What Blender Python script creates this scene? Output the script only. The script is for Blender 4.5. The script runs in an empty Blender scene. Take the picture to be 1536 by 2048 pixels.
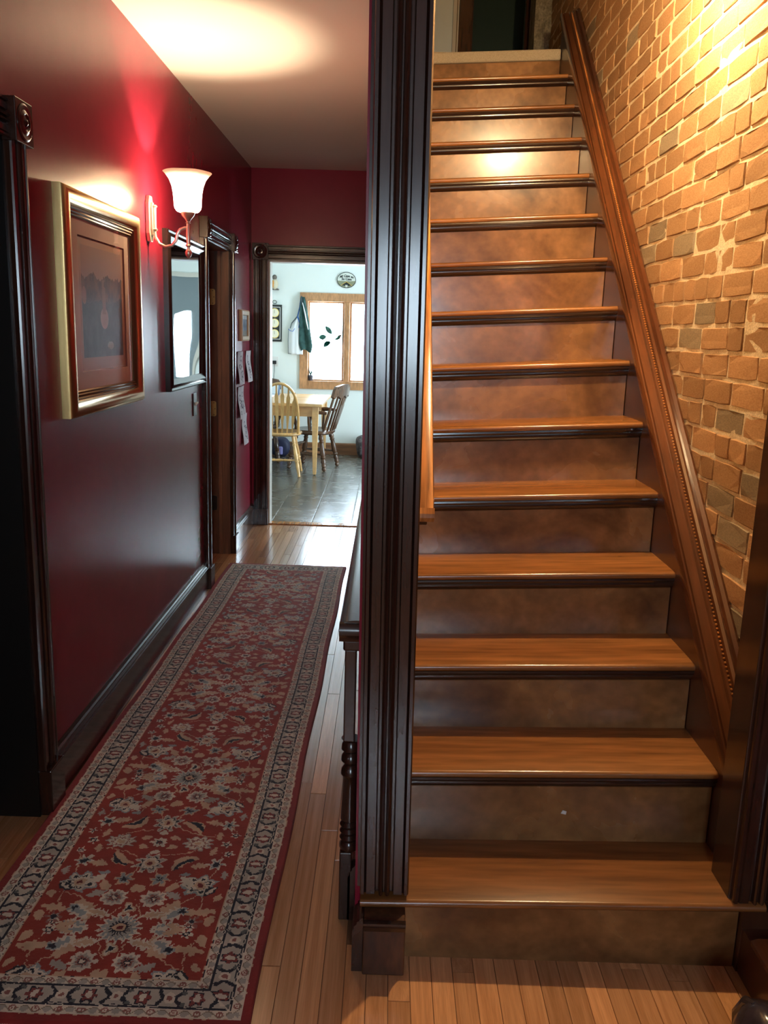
import bpy, math, random
import numpy as np
from mathutils import Vector, Matrix, Euler
random.seed(7); RNG = np.random.default_rng(7)
S = 1.45                     # plan unit (eye height of the photographer) in metres
scene = bpy.context.scene
col = scene.collection

# ------------------------------------------------------------------ camera
F = 1700.0
_n = lambda v: v / np.linalg.norm(v)
_dy = _n(np.array([12.0, -357.0, F]))
_dz = np.array([520 - 768.0, 8087.0, F]); _dz = _n(-(_dz - _dz.dot(_dy) * _dy))
_dx = np.cross(_dy, _dz)
_M = np.stack([_dx, _dy, _dz], 1)            # world -> camera (x right, y down, z forward)
cam_d = bpy.data.cameras.new('camera'); cam = bpy.data.objects.new('camera', cam_d); col.objects.link(cam)
cam_d.sensor_fit = 'VERTICAL'; cam_d.sensor_height = 24.0; cam_d.lens = 24.0 * F / 2048.0
cam_d.clip_start = 0.02
_r, _d, _f = _M[0], _M[1], _M[2]
cam.matrix_world = Matrix(((_r[0], -_d[0], -_f[0], 0), (_r[1], -_d[1], -_f[1], 0), (_r[2], -_d[2], -_f[2], S), (0, 0, 0, 1)))
scene.camera = cam

# ------------------------------------------------------------------ world, exposure
SKY = 30.0
BULB_HALL = 5400.0
BULB_STAIR = 3200.0
w = bpy.data.worlds.new('sky'); scene.world = w; w.use_nodes = True
bg = w.node_tree.nodes['Background']; bg.inputs[0].default_value = (0.68, 0.86, 1.0, 1); bg.inputs[1].default_value = SKY
vs = scene.view_settings
vs.view_transform = 'Standard'; vs.look = 'None'; vs.exposure = 0.12; vs.gamma = 1.0; vs.use_curve_mapping = False

# ------------------------------------------------------------------ materials
MATS = {}
def srgb(r, g, b):
    f = lambda c: (c / 255 / 12.92) if c / 255 <= 0.04045 else ((c / 255 + 0.055) / 1.055) ** 2.4
    return (f(r), f(g), f(b), 1)
def new_mat(name):
    m = bpy.data.materials.new(name); m.use_nodes = True; MATS[name] = m
    return m, m.node_tree, m.node_tree.nodes['Principled BSDF']
def plain(name, c, rough=0.5, metal=0.0, spec=0.5, bump=0.0, bscale=200.0, coat=0.0):
    m, t, b = new_mat(name)
    b.inputs['Base Color'].default_value = c; b.inputs['Roughness'].default_value = rough
    b.inputs['Metallic'].default_value = metal; b.inputs['Specular IOR Level'].default_value = spec
    b.inputs['Coat Weight'].default_value = coat
    if bump:
        n = t.nodes.new('ShaderNodeTexNoise'); n.inputs['Scale'].default_value = bscale; n.inputs['Detail'].default_value = 3
        tc = t.nodes.new('ShaderNodeTexCoord'); t.links.new(tc.outputs['Object'], n.inputs['Vector'])
        bp = t.nodes.new('ShaderNodeBump'); bp.inputs['Strength'].default_value = bump; bp.inputs['Distance'].default_value = 0.002
        t.links.new(n.outputs[0], bp.inputs['Height']); t.links.new(bp.outputs[0], b.inputs['Normal'])
    return m
def mixed(name, c1, c2, scale=5.0, stretch=(1, 1, 1), rough=0.4, rough2=None, coat=0.0, bump=0.0, detail=4, rnd=0.0, lo=0.35, hi=0.65, spec=0.5, fine=0.0, coord='Object'):
    """two-tone noise (grain, blotches) with optional random tone for each object"""
    m, t, b = new_mat(name); N = t.nodes.new; L = t.links.new
    tc = N('ShaderNodeTexCoord'); mp = N('ShaderNodeMapping'); mp.inputs['Scale'].default_value = stretch
    oi = N('ShaderNodeObjectInfo')
    ad = N('ShaderNodeVectorMath'); ad.operation = 'ADD'
    sc = N('ShaderNodeVectorMath'); sc.operation = 'SCALE'; sc.inputs[0].default_value = (37.0, 17.0, 53.0)
    L(oi.outputs['Random'], sc.inputs['Scale']); L(tc.outputs[coord], ad.inputs[0]); L(sc.outputs[0], ad.inputs[1])
    L(ad.outputs[0], mp.inputs['Vector'])
    n = N('ShaderNodeTexNoise'); n.inputs['Scale'].default_value = scale; n.inputs['Detail'].default_value = detail; n.inputs['Distortion'].default_value = 0.6
    L(mp.outputs[0], n.inputs['Vector'])
    r = N('ShaderNodeMapRange'); r.inputs['From Min'].default_value = lo; r.inputs['From Max'].default_value = hi
    L(n.outputs[0], r.inputs['Value'])
    mx = N('ShaderNodeMix'); mx.data_type = 'RGBA'; mx.inputs['A'].default_value = c1; mx.inputs['B'].default_value = c2
    L(r.outputs[0], mx.inputs['Factor']); outc = mx.outputs['Result']
    if fine:
        n2 = N('ShaderNodeTexNoise'); n2.inputs['Scale'].default_value = scale * 9; n2.inputs['Detail'].default_value = 3
        L(mp.outputs[0], n2.inputs['Vector'])
        r2 = N('ShaderNodeMapRange'); r2.inputs['From Min'].default_value = .3; r2.inputs['From Max'].default_value = .7
        r2.inputs['To Min'].default_value = 1 - fine; r2.inputs['To Max'].default_value = 1 + fine
        L(n2.outputs[0], r2.inputs['Value'])
        h2 = N('ShaderNodeHueSaturation'); L(r2.outputs[0], h2.inputs['Value']); L(outc, h2.inputs['Color']); outc = h2.outputs[0]
    if rnd:
        r3 = N('ShaderNodeMapRange'); r3.inputs['To Min'].default_value = 1 - rnd; r3.inputs['To Max'].default_value = 1 + rnd
        L(oi.outputs['Random'], r3.inputs['Value'])
        h3 = N('ShaderNodeHueSaturation'); L(r3.outputs[0], h3.inputs['Value']); L(outc, h3.inputs['Color']); outc = h3.outputs[0]
    L(outc, b.inputs['Base Color'])
    b.inputs['Roughness'].default_value = rough; b.inputs['Coat Weight'].default_value = coat; b.inputs['Coat Roughness'].default_value = 0.15
    b.inputs['Specular IOR Level'].default_value = spec
    if rough2 is not None:
        rr = N('ShaderNodeMapRange'); rr.inputs['To Min'].default_value = rough; rr.inputs['To Max'].default_value = rough2
        L(n.outputs[0], rr.inputs['Value']); L(rr.outputs[0], b.inputs['Roughness'])
    if bump:
        bp = N('ShaderNodeBump'); bp.inputs['Strength'].default_value = bump; bp.inputs['Distance'].default_value = 0.002
        L((n2 if fine else n).outputs[0], bp.inputs['Height']); L(bp.outputs[0], b.inputs['Normal'])
    return m
def painted(name, rough=0.9, bump=0.0, bscale=600, spec=0.3):
    """reads the printed or woven colour stored on the mesh"""
    m = plain(name, (1, 1, 1, 1), rough, bump=bump, bscale=bscale, spec=spec)
    a = m.node_tree.nodes.new('ShaderNodeAttribute'); a.attribute_name = 'Col'
    m.node_tree.links.new(a.outputs['Color'], m.node_tree.nodes['Principled BSDF'].inputs['Base Color'])
    return m
def emit(name, c, s):
    m, t, b = new_mat(name)
    b.inputs['Base Color'].default_value = c; b.inputs['Emission Color'].default_value = c; b.inputs['Emission Strength'].default_value = s
    return m
def glass(name, c=(1, 1, 1, 1), rough=0.0, gloss=0.08):
    """thin pane: mostly clear, a little mirror"""
    m, t, b = new_mat(name); N = t.nodes.new; L = t.links.new
    tr = N('ShaderNodeBsdfTransparent'); tr.inputs[0].default_value = c
    gl = N('ShaderNodeBsdfGlossy'); gl.inputs['Roughness'].default_value = rough
    ge = N('ShaderNodeNewGeometry'); dt = N('ShaderNodeVectorMath'); dt.operation = 'DOT_PRODUCT'
    L(ge.outputs['Normal'], dt.inputs[0]); L(ge.outputs['Incoming'], dt.inputs[1])
    def M_(op, a, b=None):
        q = N('ShaderNodeMath'); q.operation = op
        if isinstance(a, float): q.inputs[0].default_value = a
        else: L(a, q.inputs[0])
        if b is not None:
            if isinstance(b, float): q.inputs[1].default_value = b
            else: L(b, q.inputs[1])
        return q.outputs[0]
    fr = M_('ADD', M_('MULTIPLY', M_('POWER', M_('SUBTRACT', 1.0, M_('ABSOLUTE', dt.outputs['Value'])), 5.0), 0.95), 0.045)
    mx = N('ShaderNodeMixShader'); L(fr, mx.inputs[0]); L(tr.outputs[0], mx.inputs[1]); L(gl.outputs[0], mx.inputs[2])
    L(mx.outputs[0], t.nodes['Material Output'].inputs[0])
    return m

RED1, RED2 = (0.275, 0.0155, 0.036, 1), (0.250, 0.0140, 0.0345, 1)
mixed('red_paint', RED1, RED2, 1.5, rough=0.27, bump=0.08, fine=0.03, spec=0.32)
mixed('ceiling_paint', (0.74, 0.69, 0.64, 1), (0.70, 0.655, 0.605, 1), 1.2, rough=0.75, spec=0.2)
mixed('kitchen_paint', (0.80, 0.84, 0.80, 1), (0.77, 0.81, 0.77, 1), 1.0, rough=0.7, spec=0.2)
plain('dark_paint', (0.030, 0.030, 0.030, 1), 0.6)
plain('upstairs_green', (0.012, 0.042, 0.034, 1), 0.6)
plain('cream_wall', (0.50, 0.40, 0.28, 1), 0.6)
mixed('dark_trim', (0.030, 0.0105, 0.0065, 1), (0.052, 0.020, 0.011, 1), 6, (1, 1, .12), 0.22, coat=0.35, fine=0.25)
plain('black_jamb', (0.010, 0.008, 0.007, 1), 0.35)
mixed('dark_trim_run', (0.030, 0.0105, 0.0065, 1), (0.052, 0.020, 0.011, 1), 6, (1, .12, 1), 0.24, coat=0.35, fine=0.25)
mixed('dark_trim_cross', (0.032, 0.012, 0.008, 1), (0.055, 0.022, 0.013, 1), 6, (.12, 1, 1), 0.25, coat=0.35, fine=0.25)
mixed('plinth_wood', (0.030, 0.012, 0.008, 1), (0.12, 0.048, 0.022, 1), 9, (1, 1, .35), 0.4, fine=0.3)
mixed('jamb_wood', (0.16, 0.066, 0.032, 1), (0.27, 0.115, 0.055, 1), 5, (1, 1, .10), 0.4, fine=0.3)
mixed('riser_wood', (0.075, 0.030, 0.011, 1), (0.34, 0.160, 0.054, 1), 3.4, (1, 1, 1.1), 0.18, rough2=0.34, coat=0.25, fine=0.17, rnd=0.10, detail=4.5, lo=.29, hi=.70)
mixed('tread_wood', (0.20, 0.072, 0.020, 1), (0.31, 0.125, 0.036, 1), 5, (.10, 1, 1), 0.24, coat=0.3, fine=0.28, rnd=0.10)
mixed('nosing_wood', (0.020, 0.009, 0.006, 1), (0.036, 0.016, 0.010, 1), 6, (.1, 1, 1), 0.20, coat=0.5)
mixed('skirt_wood', (0.060, 0.021, 0.010, 1), (0.090, 0.032, 0.015, 1), 5, (1, .2, .2), 0.28, coat=0.3, fine=0.2)
mixed('cap_wood', (0.050, 0.014, 0.006, 1), (0.165, 0.054, 0.019, 1), 7, (1, .10, .10), 0.20, coat=0.5, fine=0.2)
mixed('oak_rail', (0.36, 0.125, 0.030, 1), (0.55, 0.23, 0.07, 1), 9, (1, .08, .08), 0.14, coat=0.5, fine=0.45)
mixed('oak_floor', (0.50, 0.23, 0.095, 1), (0.64, 0.32, 0.145, 1), 2.2, (1, .5, 1), 0.16, rough2=0.28, coat=0.5, fine=0.10, rnd=0.26)
plain('floor_gap', (0.20, 0.09, 0.04, 1), 0.7)
mixed('brick', (0.365, 0.198, 0.094, 1), (0.47, 0.280, 0.146, 1), 14, rough=0.85, bump=0.5, fine=0.16, rnd=0.24, spec=0.2)
mixed('brick_grey', (0.24, 0.19, 0.13, 1), (0.34, 0.26, 0.17, 1), 14, rough=0.85, bump=0.5, fine=0.16, rnd=0.2, spec=0.2)
mixed('mortar', (0.66, 0.54, 0.37, 1), (0.78, 0.67, 0.50, 1), 22, rough=0.95, bump=0.8, fine=0.2, spec=0.1)
mixed('stone', (0.20, 0.17, 0.12, 1), (0.32, 0.28, 0.21, 1), 9, rough=0.9, bump=0.6, fine=0.3, spec=0.1)
mixed('carpet', (0.40, 0.33, 0.23, 1), (0.52, 0.44, 0.32, 1), 260, rough=1.0, bump=0.8, spec=0.05)
rw_ = painted('rug_weave', 0.75, bump=0.7, bscale=700, spec=0.25)
rw_.node_tree.nodes['Principled BSDF'].inputs['Sheen Weight'].default_value = 0.12; rw_.node_tree.nodes['Principled BSDF'].inputs['Sheen Roughness'].default_value = 0.35
plain('fringe_cotton', (0.80, 0.76, 0.68, 1), 0.9)
painted('print', 0.55)
plain('gilt', (0.66, 0.47, 0.20, 1), 0.32, 0.9, bump=0.15, bscale=60)
plain('gilt_dark', (0.20, 0.12, 0.055, 1), 0.3, 0.6)
plain('mat_board', (0.74, 0.56, 0.44, 1), 0.8)
plain('mat_edge', (0.30, 0.16, 0.11, 1), 0.8)
glass('picture_glass', rough=0.02)
plain('black_frame', (0.014, 0.009, 0.008, 1), 0.22, coat=0.3)
plain('mirror_silver', (0.50, 0.51, 0.50, 1), 0.015, 1.0)
plain('brass', (0.80, 0.57, 0.24, 1), 0.22, 1.0)
plain('bright_brass', (0.90, 0.70, 0.26, 1), 0.38, 0.25)
plain('screw', (0.15, 0.10, 0.04, 1), 0.4, 0.8)
plain('silver_brass', (0.82, 0.74, 0.60, 1), 0.28, 0.75)
plain('switch_plate', (0.10, 0.075, 0.06, 1), 0.3, 0.5)
plain('white_plastic', (0.78, 0.76, 0.72, 1), 0.4)
plain('black_plastic', (0.012, 0.012, 0.012, 1), 0.35)
painted('paper_ink', 0.9)
plain('pine_frame', (0.60, 0.43, 0.25, 1), 0.45)
mixed('window_wood', (0.36, 0.17, 0.07, 1), (0.50, 0.25, 0.11, 1), 5, (1, 1, .3), 0.4, fine=0.25)
mixed('base_wood', (0.20, 0.085, 0.036, 1), (0.30, 0.13, 0.055, 1), 5, (.12, 1, 1), 0.4, fine=0.25)
glass('window_glass')
mixed('vinyl_tile', (0.042, 0.038, 0.030, 1), (0.13, 0.118, 0.095, 1), 1.6, rough=0.18, rough2=0.34, rnd=0.14, fine=0.07, lo=.2, hi=.8)
plain('tile_joint', (0.12, 0.11, 0.10, 1), 0.6)
mixed('light_oak', (0.58, 0.31, 0.10, 1), (0.70, 0.41, 0.155, 1), 6, (1, 1, .2), 0.30, coat=0.2, fine=0.2)
mixed('table_pine', (0.62, 0.35, 0.14, 1), (0.72, 0.44, 0.19, 1), 5, (.2, 1, .3), 0.26, coat=0.2, fine=0.2)
mixed('brown_chair', (0.075, 0.034, 0.017, 1), (0.13, 0.062, 0.030, 1), 6, (1, 1, .2), 0.25, coat=0.3, fine=0.25)
plain('door_white', (0.72, 0.78, 0.78, 1), 0.4)
plain('slate_door', (0.20, 0.24, 0.25, 1), 0.4)
plain('trim_white', (0.62, 0.58, 0.50, 1), 0.4)
mixed('leather', (0.028, 0.022, 0.030, 1), (0.055, 0.042, 0.055, 1), 12, rough=0.18, bump=0.35, coat=0.3)
plain('sock_gloss', (0.03, 0.03, 0.04, 1), 0.2)
plain('cloth_white', (0.78, 0.80, 0.82, 1), 0.9, bump=0.3, bscale=50)
mixed('cloth_teal', (0.012, 0.045, 0.042, 1), (0.035, 0.095, 0.085, 1), 18, rough=0.9)
plain('cloth_blue', (0.035, 0.16, 0.55, 1), 0.8)
plain('cloth_grey', (0.08, 0.10, 0.11, 1), 0.8)
plain('navy_bag', (0.012, 0.014, 0.045, 1), 0.6)
plain('lilac_cloth', (0.25, 0.23, 0.48, 1), 0.7)
mixed('grey_bag', (0.016, 0.016, 0.02, 1), (0.12, 0.10, 0.10, 1), 25, rough=0.7)
plain('dial_face', (0.85, 0.80, 0.62, 1), 0.3)
plain('baro_black', (0.020, 0.022, 0.018, 1), 0.3)
plain('bird_grey', (0.14, 0.12, 0.10, 1), 0.5)
plain('bird_cream', (0.62, 0.55, 0.40, 1), 0.5)
plain('bird_orange', (0.70, 0.30, 0.05, 1), 0.5)
painted('plaque_print', 0.4)
plain('ink', (0.015, 0.02, 0.02, 1), 0.5)
plain('blue_cover', (0.10, 0.17, 0.30, 1), 0.4)
plain('page_paper', (0.70, 0.74, 0.78, 1), 0.7)
plain('terracotta', (0.05, 0.045, 0.06, 1), 0.5)
def _leafglass():
    m, t, b = new_mat('leaf_glass')
    tr = t.nodes.new('ShaderNodeBsdfTransparent'); tr.inputs[0].default_value = (0.010, 0.060, 0.045, 1)
    gl = t.nodes.new('ShaderNodeBsdfGlossy'); gl.inputs['Roughness'].default_value = 0.05
    mx = t.nodes.new('ShaderNodeMixShader'); mx.inputs[0].default_value = 0.06
    t.links.new(tr.outputs[0], mx.inputs[1]); t.links.new(gl.outputs[0], mx.inputs[2]); t.links.new(mx.outputs[0], t.nodes['Material Output'].inputs[0])
_leafglass()
def _shade():
    m, t, b = new_mat('shade_glass')
    tl = t.nodes.new('ShaderNodeBsdfTranslucent'); tl.inputs[0].default_value = (0.97, 0.90, 0.78, 1)
    df = t.nodes.new('ShaderNodeBsdfDiffuse'); df.inputs[0].default_value = (0.90, 0.84, 0.74, 1)
    mx = t.nodes.new('ShaderNodeMixShader'); mx.inputs[0].default_value = 0.18
    t.links.new(tl.outputs[0], mx.inputs[1]); t.links.new(df.outputs[0], mx.inputs[2])
    tp = t.nodes.new('ShaderNodeBsdfTransparent'); tp.inputs[0].default_value = (1.0, 0.94, 0.86, 1)
    m2 = t.nodes.new('ShaderNodeMixShader'); m2.inputs[0].default_value = 0.30
    t.links.new(mx.outputs[0], m2.inputs[1]); t.links.new(tp.outputs[0], m2.inputs[2]); t.links.new(m2.outputs[0], t.nodes['Material Output'].inputs[0])
_shade()
emit('bulb_glow', (1.0, 0.74, 0.47, 1), BULB_HALL)
emit('bulb_glow_stair', (1.0, 0.71, 0.37, 1), BULB_STAIR)

# ------------------------------------------------------------------ mesh helpers (all coordinates in plan units)
def tag(o, label=None, cat=None, group=None, kind=None):
    if label: o['label'] = label
    if cat: o['category'] = cat
    if group: o['group'] = group
    if kind: o['kind'] = kind
    return o
def empty(name, loc=(0, 0, 0), rz=0.0):
    o = bpy.data.objects.new(name, None); col.objects.link(o)
    o.location = Vector(loc) * S; o.rotation_euler = (0, 0, rz); o.empty_display_size = 0.1
    return o
def thing(name, label, cat, loc=(0, 0, 0), rz=0.0, group=None):
    return tag(empty(name, loc, rz), label, cat, group)
class MB:
    """collects shapes; build() makes them one mesh object. Coordinates are local to the parent."""
    def __init__(s): s.v = []; s.f = []
    def add(s, vs_, fs_):
        k = len(s.v); s.v += [tuple(p) for p in vs_]; s.f += [tuple(i + k for i in f) for f in fs_]; return s
    def box(s, x0, x1, y0, y1, z0, z1):
        return s.add([(x0, y0, z0), (x1, y0, z0), (x1, y1, z0), (x0, y1, z0), (x0, y0, z1), (x1, y0, z1), (x1, y1, z1), (x0, y1, z1)],
                     [(3, 2, 1, 0), (4, 5, 6, 7), (0, 1, 5, 4), (1, 2, 6, 5), (2, 3, 7, 6), (3, 0, 4, 7)])
    def hexa(s, p):
        return s.add(p, [(3, 2, 1, 0), (4, 5, 6, 7), (0, 1, 5, 4), (1, 2, 6, 5), (2, 3, 7, 6), (3, 0, 4, 7)])
    def quad(s, a, b, c, d): return s.add([a, b, c, d], [(0, 1, 2, 3)])
    def prism(s, prof, p0, p1, u, v, closed=True):
        """profile (list of (a,b)) placed at p0 and p1 with axes u, v"""
        p0, p1, u, v = Vector(p0), Vector(p1), Vector(u), Vector(v); n = len(prof)
        A = [p0 + u * a + v * b for a, b in prof]; B = [p1 + u * a + v * b for a, b in prof]
        fs = [(i, (i + 1) % n, n + (i + 1) % n, n + i) for i in range(n if closed else n - 1)]
        if closed: fs += [tuple(range(n - 1, -1, -1)), tuple(range(n, 2 * n))]
        return s.add(A + B, fs)
    def lathe(s, prof, p0, p1, seg=16, cap=True):
        """turned shape; prof = [(t 0..1 along p0-p1, radius)]"""
        p0, p1 = Vector(p0), Vector(p1); ax = (p1 - p0); L = ax.length; ax.normalize()
        u = ax.orthogonal().normalized(); v = ax.cross(u)
        vs_ = []
        for t, r in prof:
            c = p0 + ax * (t * L)
            vs_ += [c + (u * math.cos(2 * math.pi * k / seg) + v * math.sin(2 * math.pi * k / seg)) * r for k in range(seg)]
        fs = []
        for i in range(len(prof) - 1):
            for k in range(seg):
                k2 = (k + 1) % seg
                fs.append((i * seg + k, i * seg + k2, (i + 1) * seg + k2, (i + 1) * seg + k))
        if cap:
            fs.append(tuple(range(seg - 1, -1, -1))); m = (len(prof) - 1) * seg; fs.append(tuple(range(m, m + seg)))
        return s.add(vs_, fs)
    def tube(s, pts, r, seg=8):
        pts = [Vector(p) for p in pts]; n = len(pts); rr = r if isinstance(r, (list, tuple)) else [r] * n
        u = None; vs_ = []
        for i, p in enumerate(pts):
            d = (pts[min(i + 1, n - 1)] - pts[max(i - 1, 0)]).normalized()
            u = d.orthogonal().normalized() if u is None else (u - d * u.dot(d)).normalized()
            v = d.cross(u)
            vs_ += [p + (u * math.cos(2 * math.pi * k / seg) + v * math.sin(2 * math.pi * k / seg)) * rr[i] for k in range(seg)]
        fs = [(i * seg + k, i * seg + (k + 1) % seg, (i + 1) * seg + (k + 1) % seg, (i + 1) * seg + k) for i in range(n - 1) for k in range(seg)]
        fs += [tuple(range(seg - 1, -1, -1)), tuple(range((n - 1) * seg, n * seg))]
        return s.add(vs_, fs)
    def sphere(s, c, r, seg=12, rings=8, sc=(1, 1, 1)):
        c = Vector(c); vs_ = [c + Vector((0, 0, r * sc[2]))]; fs = []
        for i in range(1, rings):
            th = math.pi * i / rings
            vs_ += [c + Vector((math.sin(th) * math.cos(2 * math.pi * k / seg) * r * sc[0], math.sin(th) * math.sin(2 * math.pi * k / seg) * r * sc[1], math.cos(th) * r * sc[2])) for k in range(seg)]
        vs_.append(c - Vector((0, 0, r * sc[2]))); e = len(vs_) - 1
        for k in range(seg):
            k2 = (k + 1) % seg; fs.append((0, 1 + k, 1 + k2))
            for i in range(rings - 2): a = 1 + i * seg; fs.append((a + k, a + seg + k, a + seg + k2, a + k2))
            a = 1 + (rings - 2) * seg; fs.append((a + k, e, a + k2))
        return s.add(vs_, fs)
    def frame(s, prof, y0, y1, z0, z1, x, sx=1):
        """mitred rectangular moulding on a wall x=const; prof = [(inset, height out from wall)]"""
        rings = []
        for a, h in prof:
            X = x + sx * h
            rings.append([(X, y0 + a, z0 + a), (X, y1 - a, z0 + a), (X, y1 - a, z1 - a), (X, y0 + a, z1 - a)])
        vs_ = [p for r in rings for p in r]
        fs = [(i * 4 + k, i * 4 + (k + 1) % 4, (i + 1) * 4 + (k + 1) % 4, (i + 1) * 4 + k) for i in range(len(prof) - 1) for k in range(4)]
        return s.add(vs_, fs)
    def warp(s, fn): s.v = [tuple(fn(*p)) for p in s.v]; return s
    def build(s, name, mat, parent=None, smooth=False, bevel=0.0, loc=None, seg=2, ang=35):
        me = bpy.data.meshes.new(name); me.from_pydata([(a * S, b * S, c * S) for a, b, c in s.v], [], s.f); me.update()
        import bmesh
        bm = bmesh.new(); bm.from_mesh(me); bmesh.ops.recalc_face_normals(bm, faces=bm.faces); bm.to_mesh(me); bm.free()
        if smooth:
            for p in me.polygons: p.use_smooth = True
            try: me.set_sharp_from_angle(angle=math.radians(ang))
            except Exception: pass
        me.materials.append(MATS[mat])
        o = bpy.data.objects.new(name, me); col.objects.link(o)
        if parent: o.parent = parent
        if loc is not None: o.location = Vector(loc) * S
        if bevel:
            b = o.modifiers.new('bevel', 'BEVEL'); b.width = bevel * S; b.segments = seg; b.limit_method = 'ANGLE'
        return o
def struct(mb, name, mat, parent=None, **k):
    o = mb.build(name, mat, parent, **k)
    if parent is None: o['kind'] = 'structure'
    return o
def copy_tree(o, parent=None):
    c = o.copy(); col.objects.link(c); c.parent = parent
    for ch in list(o.children): copy_tree(ch, c)
    return c
def paint_panel(name, mat, parent, img, P):
    """grid mesh coloured from an array img[h,w,3] (linear); P(s,t) gives the point for s,t in 0..1 (t up)"""
    h, wd = img.shape[:2]
    me = bpy.data.meshes.new(name)
    vs_ = [tuple(c * S for c in P(i / wd, 1 - j / h)) for j in range(h + 1) for i in range(wd + 1)]
    fs = [(j * (wd + 1) + i, (j + 1) * (wd + 1) + i, (j + 1) * (wd + 1) + i + 1, j * (wd + 1) + i + 1) for j in range(h) for i in range(wd)]
    me.from_pydata(vs_, [], fs)
    at = me.color_attributes.new('Col', 'BYTE_COLOR', 'CORNER')
    c = np.ones((h * wd, 4, 4), np.float32); c[:, :, :3] = img.reshape(-1, 1, 3)
    at.data.foreach_set('color', c.ravel()); me.update()
    me.materials.append(MATS[mat]); o = bpy.data.objects.new(name, me); col.objects.link(o)
    if parent: o.parent = parent
    return o
def C(r, g, b): return np.array(srgb(r, g, b)[:3])
def vnoise(h, wd, cells, seed=0):
    r = np.random.default_rng(seed); ch, cw = cells
    g = r.random((ch + 2, cw + 2)); y = np.linspace(0, ch, h, endpoint=False); x = np.linspace(0, cw, wd, endpoint=False)
    yi = y.astype(int); xi = x.astype(int); fy = (y - yi)[:, None]; fx = (x - xi)[None]
    fy = fy * fy * (3 - 2 * fy); fx = fx * fx * (3 - 2 * fx)
    a = g[yi][:, xi]; b = g[yi][:, xi + 1]; c = g[yi + 1][:, xi]; d = g[yi + 1][:, xi + 1]
    return (a * (1 - fx) + b * fx) * (1 - fy) + (c * (1 - fx) + d * fx) * fy

# fluted casing profile: position across 0..1, relief 0..1
FLUTE = [(0, 0), (0, .62), (.02, .78), (.08, .78), (.10, .55), (.13, .72), (.30, .72), (.325, .40), (.37, .40), (.39, .80), (.42, .92), (.46, .80),
         (.48, .50), (.50, .50), (.52, .80), (.56, .92), (.60, .80), (.62, .40), (.665, .40), (.69, .72), (.86, .72), (.88, .55), (.91, .78), (.97, .78), (1, .62), (1, 0)]
def flute(width, depth): return [(a * width, b * depth) for a, b in FLUTE]
def rosette(parent, c, n, u, size, depth, name='rosette'):
    """corner block with turned bull's eye; c = centre on wall, n = outward, u = sideways"""
    c, n, u = Vector(c), Vector(n), Vector(u); v = Vector((0, 0, 1)); h = size / 2
    m = MB(); m.prism([(-h, -h), (h, -h), (h, h), (-h, h)], c, c + n * depth, u, v)
    o = m.build(name, 'dark_trim', parent, bevel=0.0015)
    r = MB(); d = depth
    prof = [(0, h * .86), (.25, h * .86), (.45, h * .78), (.30, h * .66), (.25, h * .58), (.5, h * .50), (.65, h * .40), (.3, h * .30), (.35, h * .2), (.8, h * .12), (1.0, 0.0005)]
    r.lathe(prof, c + n * (d * .98), c + n * (d * 1.22), 24)
    r.build('bullseye', 'dark_trim', o, smooth=True)
    return o

# ------------------------------------------------------------------ structure
WX = -0.695        # left wall plane
EY = 4.36          # end wall (hall side)
KY = 7.036         # kitchen back wall
CZ = 1.765         # hall ceiling
BX = 0.660         # brick face
FY = -1.35         # front wall behind the camera
# floor strips -------------------------------------------------------
fl = MB(); fl.box(-0.80, BX, FY, EY, -0.06, -0.0022)
floor = struct(fl, 'floor', 'floor_gap')
PW = 0.0345
bm_unit = MB(); bm_unit.box(-.5, .5, -.5, .5, -1, 0)
plank_src = bm_unit.build('plank', 'oak_floor', floor); plank_me = plank_src.data
def chamfer_unit():
    m = MB(); c = 0.018
    m.add([(-.5, -.5, -1), (.5, -.5, -1), (.5, .5, -1), (-.5, .5, -1), (-.5, -.5, -.25), (.5, -.5, -.25), (.5, .5, -.25), (-.5, .5, -.25),
           (-.5 + c, -.5 + c * .1, 0), (.5 - c, -.5 + c * .1, 0), (.5 - c, .5 - c * .1, 0), (-.5 + c, .5 - c * .1, 0)],
          [(0, 1, 5, 4), (1, 2, 6, 5), (2, 3, 7, 6), (3, 0, 4, 7), (4, 5, 9, 8), (5, 6, 10, 9), (6, 7, 11, 10), (7, 4, 8, 11), (8, 9, 10, 11)])
    return m
bpy.data.objects.remove(plank_src)
src = chamfer_unit().build('plank', 'oak_floor', floor); plank_me = src.data
first = [src]
def place(me, name, parent, loc, scl, rot=(0, 0, 0), first=None, mat=None):
    if first: o = first.pop()
    else:
        o = bpy.data.objects.new(name, me); col.objects.link(o); o.parent = parent
    o.location = Vector(loc) * S; o.scale = scl; o.rotation_euler = rot
    return o
x = -0.80
while x < BX:
    y = FY + random.uniform(-.6, 0)
    while y < EY:
        L = random.uniform(.45, .95); a, b = max(y, FY), min(y + L, EY - .006)
        vis = b > 0.75
        if x + PW > -0.03 and a >= 1.22: break
        if x + PW > -0.03: b = min(b, 1.24)
        if vis and b - a > .03:
            place(plank_me, 'plank', floor, (x + PW / 2, (a + b) / 2, random.uniform(-.0002, .0001)), (PW * .995, (b - a) * .999, .012), first=first)
        elif b - a > .03:
            place(plank_me, 'plank', floor, (x + PW / 2, (a + b) / 2, 0), (PW * .995, (b - a) * .999, .012), first=first)
        y += L
    x += PW
struct(MB().box(-0.62, -0.04, EY - .006, EY + .05, -.03, .006), 'trim_1', 'oak_rail', bevel=.002)
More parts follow.
